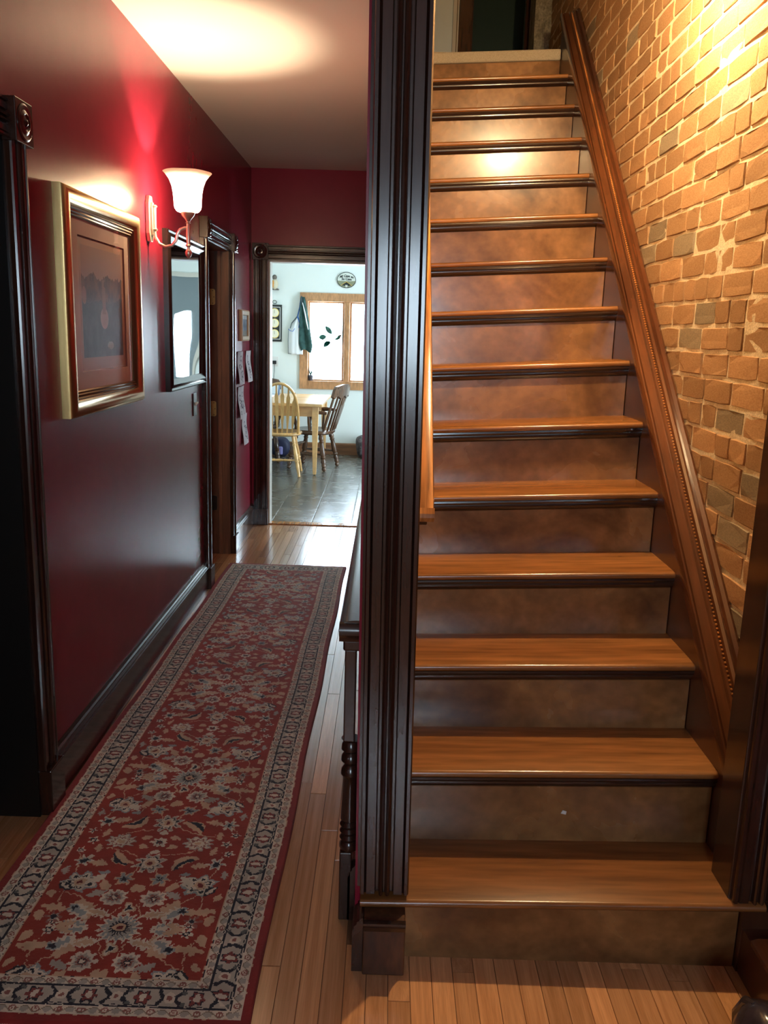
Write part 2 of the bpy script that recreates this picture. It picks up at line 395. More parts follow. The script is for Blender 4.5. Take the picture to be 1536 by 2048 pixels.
# kitchen floor ---------------------------------------------------------
kf = struct(MB().box(-1.70, 1.30, EY + .005, KY + .05, -.05, -.0016), 'floor_kitchen', 'tile_joint')
tsrc = chamfer_unit().build('tile', 'vinyl_tile', kf); tme = tsrc.data; first = [tsrc]
TS = 0.212
for i in range(14):
    for j in range(13):
        cx, cy = -1.66 + (i + .5) * TS, EY + .02 + (j + .5) * TS
        if cx + TS / 2 > 1.3 or cy - TS / 2 > KY: continue
        place(tme, 'tile', kf, (cx, cy, 0), (TS * .993, TS * .993, .003), first=first)
# left wall ------------------------------------------------------------
T = 0.105
wl = MB()
D1 = (0.95, 1.592, 1.318); D2 = (3.262, 3.735, 1.325)
ys = [FY, D1[0], D1[1], D2[0], D2[1], EY]
for k in (0, 2, 4): wl.box(WX - T, WX, ys[k], ys[k + 1], 0, CZ)
wl.box(WX - T, WX, D1[0], D1[1], D1[2], CZ); wl.box(WX - T, WX, D2[0], D2[1], D2[2], CZ)
wall_left = struct(wl, 'wall_left', 'red_paint')
# dark rooms behind the two doorways
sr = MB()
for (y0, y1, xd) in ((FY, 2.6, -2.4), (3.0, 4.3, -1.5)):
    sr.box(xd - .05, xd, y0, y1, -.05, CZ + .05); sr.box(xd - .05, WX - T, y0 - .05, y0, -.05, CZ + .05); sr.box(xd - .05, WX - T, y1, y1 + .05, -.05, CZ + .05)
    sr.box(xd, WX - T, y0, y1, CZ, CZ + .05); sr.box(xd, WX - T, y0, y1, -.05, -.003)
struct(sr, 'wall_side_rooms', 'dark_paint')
# end wall with doorway to kitchen --------------------------------------
DX0, DX1, DH = -0.608, -0.055, 1.335
ew = MB(); ew.box(WX - T, DX0, EY, EY + .075, 0, CZ); ew.box(DX0, DX1, EY, EY + .075, DH, CZ); ew.box(DX1, 0.03, EY, EY + .075, 0, CZ)
wall_end = struct(ew, 'wall_end', 'red_paint')
# kitchen shell -----------------------------------------------------------
WN = (-0.668, -0.030, 0.598, 1.240)   # window opening x0,x1,z0,z1
KD = (0.185, 0.560, 1.40)              # opening of the added back door x0,x1,height
kb = MB(); kz = 1.80
kb.box(-1.70, WN[0], KY, KY + .10, 0, kz); kb.box(WN[1], KD[0], KY, KY + .10, 0, kz); kb.box(KD[1], 1.30, KY, KY + .10, 0, kz); kb.box(KD[0], KD[1], KY, KY + .10, KD[2], kz); kb.box(WN[0], WN[1], KY, KY + .10, 0, WN[2]); kb.box(WN[0], WN[1], KY, KY + .10, WN[3], kz)
struct(kb, 'wall_kitchen_back', 'kitchen_paint')
ks = MB(); ks.box(-1.75, -1.70, EY, KY + .1, 0, kz)
PD = (5.3, 6.0, 0.03, 1.40)          # unseen opening added in the right kitchen wall for sky light: y0,y1,z0,z1
ks.box(1.30, 1.36, EY, PD[0], 0, kz); ks.box(1.30, 1.36, PD[1], KY + .1, 0, kz); ks.box(1.30, 1.36, PD[0], PD[1], PD[3], kz); ks.box(1.30, 1.36, PD[0], PD[1], 0, PD[2])
ks.box(-1.75, WX - T, EY, EY + .05, 0, kz); ks.box(0.03, 1.36, EY + .03, EY + .075, 0, kz)
ks.box(WX - T, 0.03, EY + .0755, EY + .078, DH, kz); ks.box(WX - T, DX0 - .0, EY + .0755, EY + .078, 0, kz); ks.box(DX1, .03, EY + .0755, EY + .078, 0, kz)
struct(ks, 'wall_kitchen_sides', 'kitchen_paint')
struct(MB().box(-1.75, 1.36, EY + .04, KY + .1, kz, kz + .04), 'ceiling_kitchen', 'kitchen_paint')
struct(MB().box(WX - T, BX + .1, EY + .001, EY + .06, CZ + .041, 2.02), 'wall_end_upper', 'ceiling_paint')
# hall and foyer ceiling ----------------------------------------------------
cl = MB(); cl.box(WX - T, 0.045, FY - .05, EY + .04, CZ, CZ + .04); cl.box(0.045, BX + .05, FY - .05, 1.24, CZ, CZ + .04)
struct(cl, 'ceiling', 'ceiling_paint')
# partition between hall and stairs (leans a little to the left going up)
lean = lambda x, y, z: (x - .0088 * (z - .1), y, z)
PX0, PX1, PY = -0.029, 0.046, 1.232
pw = MB(); pw.box(PX0, PX1, PY, EY, 0, CZ + .3)
wall_part = struct(pw.warp(lean), 'wall_partition', 'red_paint')
pu = MB(); pu.box(-0.05, 0.028, 1.24, 3.37, CZ + .04, 3.3)
struct(pu, 'wall_stairwell_left', 'cream_wall')
MB().box(PX1 + .0002, PX1 + .0018, PY + .004, EY, 0, CZ + .3).warp(lean).build('bounce_panel', 'cream_wall', wall_part)  # unseen cream panel added to cut red bounce light on stairs and bricks
# front wall behind the camera with a glazed door -----------------------------
GL = (-0.12, 0.28, 0.80, 1.38)
fw = MB(); fw.box(WX - T, GL[0], FY - .1, FY, 0, CZ); fw.box(GL[1], BX + .05, FY - .1, FY, 0, CZ); fw.box(GL[0], GL[1], FY - .1, FY, 0, GL[2]); fw.box(GL[0], GL[1], FY - .1, FY, GL[3], CZ)
struct(fw, 'wall_front', 'ceiling_paint')
fd = MB()
for a, b, c_, d in ((GL[0], GL[0] + .03, GL[2], GL[3]), (GL[1] - .03, GL[1], GL[2], GL[3]), (GL[0], GL[1], GL[2], GL[2] + .03), (GL[0], GL[1], GL[3] - .03, GL[3])): fd.box(a, b, FY - .06, FY + .01, c_, d)
window_front = struct(fd, 'window_1', 'dark_trim')
MB().box(GL[0], GL[1], FY - .045, FY - .042, GL[2], GL[3]).build('pane', 'window_glass', window_front)
# right wall: mortar bed, bricks, plastered foyer part ---------------------------
rw = MB(); rw.box(BX, BX + .06, FY, 1.235, 0, CZ + .1)
struct(rw, 'wall_foyer_right', 'red_paint')
gy, gz = 110, 130
mv = []; Y0, Y1, Z0, Z1 = 1.20, 5.05, 0.0, 3.34
nn = vnoise(gz + 1, gy + 1, (60, 60), 3) * .6 + vnoise(gz + 1, gy + 1, (110, 100), 4) * .4
for j in range(gz + 1):
    for i in range(gy + 1):
        mv.append((BX + .0009 - .0026 * (nn[j, i] - .5), Y0 + (Y1 - Y0) * i / gy, Z0 + (Z1 - Z0) * j / gz))
mf = [(j * (gy + 1) + i, j * (gy + 1) + i + 1, (j + 1) * (gy + 1) + i + 1, (j + 1) * (gy + 1) + i) for j in range(gz) for i in range(gy)]
mm = MB(); mm.add(mv, mf); mm.box(BX + .012, BX + .08, Y0, Y1, Z0, Z1)
wall_right = struct(mm, 'wall_right', 'mortar', smooth=True)
def brick_mesh(seed):
    r = random.Random(seed); pts = []
    for (a, b) in ((-.5, -.5), (-.17, -.5), (.17, -.5), (.5, -.5), (.5, -.12), (.5, .15), (.5, .5), (.17, .5), (-.17, .5), (-.5, .5), (-.5, .14), (-.5, -.15)):
        corner = abs(a) == .5 and abs(b) == .5
        pts.append((a * (0.988 if corner else 1) + r.uniform(-.010, .008), b * (0.955 if corner else 1) + r.uniform(-.030, .022)))
    n = len(pts); V = [(1.0, a, b) for a, b in pts] + [(.22 + r.uniform(-.08, .06), a, b) for a, b in pts] + [(.02 + r.uniform(-.05, .07), a * .965, b * .90) for a, b in pts]
    Fs = [(k * n + i, k * n + (i + 1) % n, (k + 1) * n + (i + 1) % n, (k + 1) * n + i) for k in range(2) for i in range(n)] + [tuple(range(2 * n, 3 * n))]
    return V, Fs
BRK = [brick_mesh(k) for k in range(12)]
bmeshes = {}
for k in range(12):
    for mname in ('brick', 'brick_grey'):
        o = MB().add(*BRK[k]).build('brick', mname, None); bmeshes[(k, mname)] = o.data; bpy.data.objects.remove(o)
bricks = []
pitch = 0.0517; z = 0.0; row = 0
wav = vnoise(80, 64, (16, 8), 9)
while z < 3.3:
    y = 1.24 - random.uniform(0, .13); header = (row % 6 == 3)
    while y < 4.6:
        L = random.choice((.066, .07, .075)) if (header and random.random() < .8) else random.choice((.137, .142, .132, .138, .118, .072))
        zc = z + pitch / 2 + (wav[min(row, 79), min(int((y - 1.2) * 18), 63)] - .5) * .010
        yc = y + L / 2
        # only above the stair skirting
        if zc + pitch / 2 > min(.307 + .886 * (yc - 1.336), 1.98) - .07:
            bricks.append((yc, zc, L, pitch * random.uniform(.86, .93), random.uniform(-.0036, -.0006), random.randrange(12), 'brick_grey' if random.random() < .10 else 'brick', random.uniform(-.012, .012)))
        y += L + random.uniform(.003, .0065)
    z += pitch; row += 1
def bscreen(b):
    q = _M @ np.array([BX, b[0], b[1] - 1.0]); px = q[:2] / q[2] * F + np.array([768, 1024])
    inside = -40 < px[0] < 1580 and -60 < px[1] < 2100
    above = b[1] > .307 + .886 * (b[0] - 1.336) - .03
    return (0 if (inside and above) else 1, b[0] ** 2 + (b[1] - 1) ** 2)
bricks.sort(key=bscreen)
rest = MB()
for k, (yc, zc, L, h, dx, var, mname, rot) in enumerate(bricks):
    D = .022
    if k < 300:
        o = bpy.data.objects.new('brick', bmeshes[(var, mname)]); col.objects.link(o); o.parent = wall_right
        o.location = Vector((BX + dx, yc, zc)) * S; o.scale = (D, L, h); o.rotation_euler = (rot, 0, 0)
    else:
        V, Fs = BRK[var]; rest.add([(BX + dx + a * D, yc + b * L, zc + c_ * h) for a, b, c_ in V], Fs)
if rest.v: rest.build('brick_rest', 'brick', wall_right)['kind'] = 'stuff'

# ------------------------------------------------------------------ staircase
stair = thing('staircase', 'stained wooden staircase with blotchy risers climbing beside the brick wall', 'staircase', (0.3, 1.2, 0))
sx, sy = 0.3, 1.2
NL = {}
SL, SR = 0.046, 0.5945
tilts = [.0, .023, .026, .033, .040, .048, .056, .060, .061, .063, .064, .063, .062, .060, .058, .056, .05]
def nose(i):            # i = 1.. : (Y of nosing front, Z top at right end)
    return 1.1995 + .1556 * (i - 1), (.1255 + .14 * .0 if i == 1 else .2700 + .1364 * (i - 2))
def zat(i, x): return nose(i)[1] - tilts[i] * (SR - x)
NT = 14
TH = 0.0135
for i in range(1, NT + 1):
    yn, zr = nose(i); yb = nose(i + 1)[0] + .022
    x0, x1 = (SL, SR) if i > 1 else (SL, SR)
    prof = [(yn + .006, 0), (yn + .0015, -.002), (yn, -.0045), (yn, -.0085), (yn + .002, -.0120), (yn + .005, -TH), (yb, -TH), (yb, 0)]
    m = MB(); A = []; Bv = []
    xa, xb = x0, x1
    if i == 1: xa, xb = -0.020, 0.628
    for (yy, dz) in prof: A.append((xa - sx, yy - sy, zat(i, max(xa, SL)) + dz)); Bv.append((xb - sx, yy - sy, zat(i, min(xb, SR)) + dz))
    n = len(prof); m.add(A + Bv, [(k, (k + 1) % n, n + (k + 1) % n, n + k) for k in range(n)] + [tuple(range(n - 1, -1, -1)), tuple(range(n, 2 * n))])
    if i == 1:
        m = MB(); m.add(A + Bv, [(k, (k + 1) % n, n + (k + 1) % n, n + k) for k in range(n)] + [tuple(range(n - 1, -1, -1)), tuple(range(n, 2 * n))])
    m.build('tread', 'tread_wood', stair, smooth=True, ang=50)
    # dark cove moulding under the nosing
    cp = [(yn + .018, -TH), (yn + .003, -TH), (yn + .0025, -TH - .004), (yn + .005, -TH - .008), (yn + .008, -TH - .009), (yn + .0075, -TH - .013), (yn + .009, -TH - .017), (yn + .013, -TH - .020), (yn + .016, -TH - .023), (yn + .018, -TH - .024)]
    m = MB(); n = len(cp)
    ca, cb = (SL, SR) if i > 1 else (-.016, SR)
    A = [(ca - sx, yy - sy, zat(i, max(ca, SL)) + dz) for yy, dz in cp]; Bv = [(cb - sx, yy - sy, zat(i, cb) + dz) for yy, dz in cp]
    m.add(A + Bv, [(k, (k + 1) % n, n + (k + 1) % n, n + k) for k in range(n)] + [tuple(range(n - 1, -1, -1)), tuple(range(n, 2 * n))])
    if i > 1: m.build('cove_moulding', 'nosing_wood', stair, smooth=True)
for i in range(1, NT + 2):
    yr = nose(i)[0] + .0175
    def zlow(x): return 0.0 if i == 1 else zat(i - 1, x) - .004
    def zup(x): return zat(i, x) - TH + .002 if i <= NT else 2.000 - tilts[NT] * (SR - x)
    x0, x1 = SL, SR - .0015
    m = MB(); y2 = yr + .014
    m.hexa([(x0 - sx, yr - sy, zlow(x0)), (x1 - sx, yr - sy, zlow(x1)), (x1 - sx, y2 - sy, zlow(x1)), (x0 - sx, y2 - sy, zlow(x0)),
            (x0 - sx, yr - sy, zup(x0)), (x1 - sx, yr - sy, zup(x1)), (x1 - sx, y2 - sy, zup(x1)), (x0 - sx, y2 - sy, zup(x0))])
    m.build('riser', 'riser_wood', stair)
# right skirt board and its moulded cap
capZ = lambda y: .307 + .886 * (y - 1.336)
m = MB(); y0, y1 = 1.292, 3.40
poly = [(y0, 0.0), (y0, capZ(y0) - .004), (y1, capZ(y1) - .004), (y1 + .03, capZ(y1) - .1), (y1 + .03, 1.9), (1.75, 0.0)]
n = len(poly); A = [(SR - sx, a - sy, b) for a, b in poly]; Bv = [(SR + .03 - sx, a - sy, b) for a, b in poly]
m.add(A + Bv, [(k, (k + 1) % n, n + (k + 1) % n, n + k) for k in range(n)] + [tuple(range(n)), tuple(range(n, 2 * n))])
m.build('skirt_board', 'skirt_wood', stair)
sl = math.atan(.886); d = Vector((0, math.cos(sl), math.sin(sl))); nrm = Vector((0, -math.sin(sl), math.cos(sl)))
W_ = BX - .002 - (SR - .006)
cp = [(0, -.012), (-.0, .0), (.05, .005), (.10, .005), (.12, .001), (.16, .004), (.42, .004), (.45, .008), (.49, .008), (.51, .005), (.545, .005), (.60, .005), (.63, .010), (.70, .012), (.78, .010), (.82, .014), (.92, .016), (1.0, .014), (1.0, -.012)]
cp = [(a * W_, b * 1.6 if b > 0 else b) for a, b in cp]
ya, yb_ = 1.262, 3.43
p0 = Vector((SR - .006 - sx, ya - sy, capZ(ya))); p1 = Vector((SR - .006 - sx, yb_ - sy, capZ(yb_)))
capo = MB().prism(cp, p0, p1, (1, 0, 0), nrm).build('skirt_cap', 'cap_wood', stair, smooth=True, ang=25)
bd = MB(); L = (p1 - p0).length; nb = 330
for k in range(nb):
    q = p0 + d * (L * (k + .5) / nb) + Vector((.577 * W_, 0, 0)) + nrm * .0088
    bd.sphere(q, .0026, 6, 4)
bd.build('beading', 'oak_rail', capo, smooth=True)['kind'] = 'stuff'  # pale oak colour paints the highlights onto the beads
# landing edge with carpet
m = MB(); x0, x1 = SL, SR - .002
zt = lambda x: 2.035 - .056 * (SR - x); yl = nose(NT + 1)[0] + .004
m.hexa([(x0 - sx, yl - sy, zt(x0) - .038), (x1 - sx, yl - sy, zt(x1) - .038), (x1 - sx, yl + .06 - sy, zt(x1) - .038), (x0 - sx, yl + .06 - sy, zt(x0) - .038),
        (x0 - sx, yl - sy, zt(x0)), (x1 - sx, yl - sy, zt(x1)), (x1 - sx, yl + .06 - sy, zt(x1)), (x0 - sx, yl + .06 - sy, zt(x0))])
m.build('landing_carpet', 'carpet', stair, bevel=.006, seg=3)
# plinth block below the column, on the hall side of the first riser
m = MB(); m.box(-.0135 - sx, .053 - sx, 1.1725 - sy, 1.22 - sy, 0, .094); m.build('plinth_block', 'plinth_wood', stair, bevel=.002)
cp = [(0, 0), (0, -.020), (-.004, -.018), (-.006, -.010), (-.010, -.004), (-.010, 0)]
MB().prism(cp, (-.0135 - sx, 1.1740 - sy, .0990), (.053 - sx, 1.1740 - sy, .0990), (0, 1, 0), (0, 0, 1)).build('bed_moulding', 'nosing_wood', stair)
MB().box(SR - sx, BX + .004 - sx, 1.206 - sy, 1.30 - sy, 0, .1105).build('stringer_foot', 'skirt_wood', stair)
# left wall handrail on the stairs
hr = thing('handrail', 'glossy oak wall handrail with mitred lower end beside the dark column', 'handrail', (0.046, 1.42, 0.708))
s2 = math.atan(.879); d2 = Vector((0, math.cos(s2), math.sin(s2))); n2 = Vector((0, -math.sin(s2), math.cos(s2)))
cp = [(0, -.018), (.030, -.018), (.036, -.012), (.039, -.004), (.037, .002), (.030, .005), (0, .005)]
MB().prism(cp, (0, 0, 0), d2 * 2.55, (1, 0, 0), n2).build('rail', 'oak_rail', hr, smooth=True, ang=40)
MB().prism([(0, 0), (.030, 0), (.030, .022), (.037, .024), (.037, .040), (0, .040)], n2 * -.062 + d2 * .012, n2 * -.062 + d2 * 2.5, (1, 0, 0), n2).build('under_moulding', 'dark_trim_run', hr, bevel=.002)
cpe = [(.0, -.018), (.0, .005), (.012, .004), (.016, -.002), (.014, -.016)]
MB().prism([( -a, b) for a, b in cpe], (0, 0, 0), (.039, 0, 0), d2, n2).build('end_return', 'oak_rail', hr, smooth=True, ang=40)

# ------------------------------------------------------------------ column casing at the stair foot
colm = struct(MB().box(PX0 + .004, PX1 + .004, PY - .012, PY, .125, CZ).warp(lean), 'trim_2', 'dark_trim')
CW = .0775
m = MB(); m.prism(flute(CW, .026), (-.0205, PY - .011, .124), (-.0205, PY - .011, CZ), (1, 0, 0), (0, -1, 0)); m.warp(lean)
m.build('casing', 'dark_trim', colm)
m = MB(); m.box(PX1 + .0035, PX1 + .008, PY - .016, PY + .03, .13, CZ); m.warp(lean); m.build('side_bead', 'dark_trim', colm)
# right post against the brick wall
post = struct(MB().box(.573, BX + .02, 1.218, 1.292, .122, CZ), 'trim_3', 'dark_trim', bevel=.002)
MB().prism(flute(.080, .018), (.577, 1.219, .124), (.577, 1.219, CZ), (1, 0, 0), (0, -1, 0)).build('casing', 'dark_trim', post)
# head over the stair opening
struct(MB().box(-.05, BX + .02, 1.19, 1.24, 1.66, CZ), 'trim_4', 'dark_trim_cross')

# ------------------------------------------------------------------ baseboards
BPROF = [(0, 0), (.017, 0), (.017, .085), (.0145, .088), (.0145, .092), (.010, .097), (.010, .101), (.006, .104), (.003, .110), (0, .110)]
def baseboard(name, p0, p1, out, label=None):
    return struct(MB().prism(BPROF, p0, p1, out, (0, 0, 1)), name, 'dark_trim_run', smooth=True, ang=25)
baseboard('baseboard_left', (WX, 1.662, 0), (WX, 3.186, 0), (1, 0, 0))
baseboard('baseboard_left_far', (WX, 3.806, 0), (WX, EY, 0), (1, 0, 0))
bbp = baseboard('baseboard_partition', (PX0 + .002, 1.30, 0), (PX0 + .002, EY, 0), (-1, 0, 0))
MB().prism([(a, b * .88) for a, b in BPROF], (-.0140, 1.180, 0), (-.0140, 1.300, 0), (-1, 0, 0), (0, 0, 1)).build('end_piece', 'dark_trim_run', bbp, smooth=True, ang=25)
fb = struct(MB().box(.597, BX, FY, 1.214, 0, .080), 'baseboard_right', 'skirt_wood')
MB().prism([(0, 0), (0, .008), (.010, .012), (.03, .012), (.04, .016), (.062, .018), (.062, 0)], (.594, FY, .079), (.594, 1.168, .079), (1, 0, 0), (0, 0, 1)).build('cap_moulding', 'cap_wood', fb, smooth=True, ang=30)

# ------------------------------------------------------------------ door casings on the left wall
def casing_set(name, parent_y, yin, yout, zt, far, plinth=.085, near=True):
    t = struct(MB().prism(flute(abs(yout - yin), .023), (WX, min(yin, yout), plinth), (WX, min(yin, yout), zt), (0, 1, 0), (1, 0, 0)), name, 'dark_trim')
    m = MB(); a, b = min(yin, yout) - .002, max(yin, yout) + .003
    m.box(WX, WX + .028, a, b, 0, plinth); m.build('plinth', 'dark_trim', t, bevel=.002)
    return t
t5 = casing_set('trim_5', 0, 1.594, 1.660, 1.312, True, plinth=.10)
rosette(t5, (WX, 1.627, 1.349), (1, 0, 0), (0, 1, 0), .074, .030)
MB().prism(flute(.066, .023), (WX, .95, 1.316), (WX, 1.590, 1.316), (0, 0, 1), (1, 0, 0)).build('head_casing', 'dark_trim_run', t5)
t6 = casing_set('trim_6', 0, 3.188, 3.256, 1.318, True)
rosette(t6, (WX, 3.222, 1.355), (1, 0, 0), (0, 1, 0), .074, .031)
t7 = casing_set('trim_7', 0, 3.737, 3.804, 1.318, True)
rosette(t7, (WX, 3.770, 1.355), (1, 0, 0), (0, 1, 0), .074, .031)
MB().prism(flute(.066, .023), (WX, 3.259, 1.322), (WX, 3.733, 1.322), (0, 0, 1), (1, 0, 0)).build('head_casing', 'dark_trim_run', t6)
# jambs
def jamb(name, y0, y1, z1, mat):
    o = struct(MB().box(WX - T - .004, WX + .003, y1 - .006, y1 + .004, 0, z1), name, mat)
    MB().box(WX - T - .004, WX + .003, y0 - .004, y0 + .006, 0, z1).build('near_jamb', mat, o)
    MB().box(WX - T - .004, WX + .003, y0, y1, z1 - .006, z1 + .004).build('head_jamb', mat, o)
    return o
jamb('door_1', D1[0], D1[1], D1[2], 'black_jamb')
dj = jamb('door_2', D2[0], D2[1], D2[2], 'jamb_wood')
MB().box(WX - .046, WX - .030, D2[1] - .013, D2[1] - .006, 0, D2[2]).build('door_stop', 'jamb_wood', dj, bevel=.001)
for zc in (1.13, .655, .235):
    m = MB(); pts = []
    hw, hh, r = .0115, .033, .008
    for (cx, cz, a0) in ((hw - r, -hh + r, -90), (hw - r, hh - r, 0)):
        for k in range(5): a = math.radians(a0 + 90 * k / 4); pts.append((cx + r * math.cos(a), cz + r * math.sin(a)))
    pts += [(-hw, hh), (-hw, -hh)]
    m.prism(pts, (WX - .066, D2[1] - .0062, zc), (WX - .066, D2[1] - .0085, zc), (1, 0, 0), (0, 0, 1))
    h = m.build('hinge', 'bright_brass' if zc > .5 else 'switch_plate', dj); h['label'] = 'brass butt hinge leaf' if zc > .5 else 'dull painted hinge leaf'
    for dx, dz in ((.001, .026), (.006, 0), (.001, -.026)):
        if zc > .5: MB().lathe([(0, .0022), (1, .0018)], (WX - .066 + dx, D2[1] - .0083, zc + dz), (WX - .066 + dx, D2[1] - .0090, zc + dz), 8).build('screw', 'screw', h)
# end wall doorway casing
t8 = struct(MB().prism(flute(.072, .022), (DX0 - .076, EY, .085), (DX0 - .076, EY, DH), (1, 0, 0), (0, -1, 0)), 'trim_8', 'dark_trim')
MB().box(DX0 - .080, DX0 - .001, EY - .027, EY, 0, .085).build('plinth', 'dark_trim', t8, bevel=.002)
rosette(t8, (DX0 - .040, EY, DH + .040), (0, -1, 0), (1, 0, 0), .080, .030)
MB().prism(flute(.072, .022), (DX0, EY, DH + .002), (DX1, EY, DH + .002), (0, 0, 1), (0, -1, 0)).build('head_casing', 'dark_trim_cross', t8)
m = MB(); m.box(DX0 - .002, DX0 + .006, EY - .004, EY + .080, 0, DH); m.build('jamb', 'trim_white', t8)
m = MB(); m.box(DX0, DX1, EY - .004, EY + .080, DH - .006, DH + .002); m.build('head_jamb', 'trim_white', t8)

# ------------------------------------------------------------------ hall guard rail with turned half post
gr = thing('newel_rail', 'dark mahogany ledge rail with turned half post along the red partition', 'railing', (-.05, 1.30, 0))
gx, gy_ = -.05, 1.30
cap = [(-.004, .0), (-.006, .006), (-.012, .010), (-.017, .014), (-.0175, .020), (-.0155, .026), (-.011, .031), (-.003, .0345), (.008, .036), (.0205, .036), (.0205, 0)]
m = MB(); m.prism(cap, (0, -.008, .514), (0, 2.95, .514), (1, 0, 0), (0, 0, 1)); m.build('rail_cap', 'dark_trim_run', gr, smooth=True, ang=30)
m = MB()
capf = [(0, 0), (-.002, .006), (-.006, .010), (-.010, .014), (-.010, .020), (-.008, .027), (-.004, .031), (.004, .032), (.004, 0)]
m.prism(capf, (-.0165, -.008, .514), (.0205, -.008, .514), (0, 1, 0), (0, 0, 1)); m.build('cap_return', 'dark_trim_cross', gr, smooth=True, ang=30)
MB().box(-.010, .020, -.004, .05, .496, .514).build('neck_moulding', 'dark_trim', gr, bevel=.003)
m = MB(); m.box(-.007, .012, 0, .032, .335, .496); m.build('post_block', 'dark_trim', gr, bevel=.002)
tp = [(0, .0165), (.02, .012), (.05, .0155), (.09, .0165), (.12, .011), (.15, .0155), (.19, .0165), (.23, .010), (.27, .0155), (.31, .0165), (.34, .0125),
      (.40, .0120), (.60, .0145), (.72, .0155), (.74, .012), (.77, .0165), (.80, .0125), (.83, .0165), (.86, .0125), (.89, .0165), (.92, .0125), (.95, .0165), (.98, .0165), (1, .0150)]
m = MB(); m.lathe(tp, (.006, .016, .335), (.006, .016, .130), 20); m.build('turned_shaft', 'dark_trim', gr, smooth=True)
m = MB(); m.box(-.009, .012, 0, .032, 0, .130); m.build('foot_block', 'dark_trim', gr, bevel=.002)
m = MB(); m.box(.010, .0205, .034, 2.95, .495, .514); m.build('wall_cleat', 'dark_trim_run', gr)

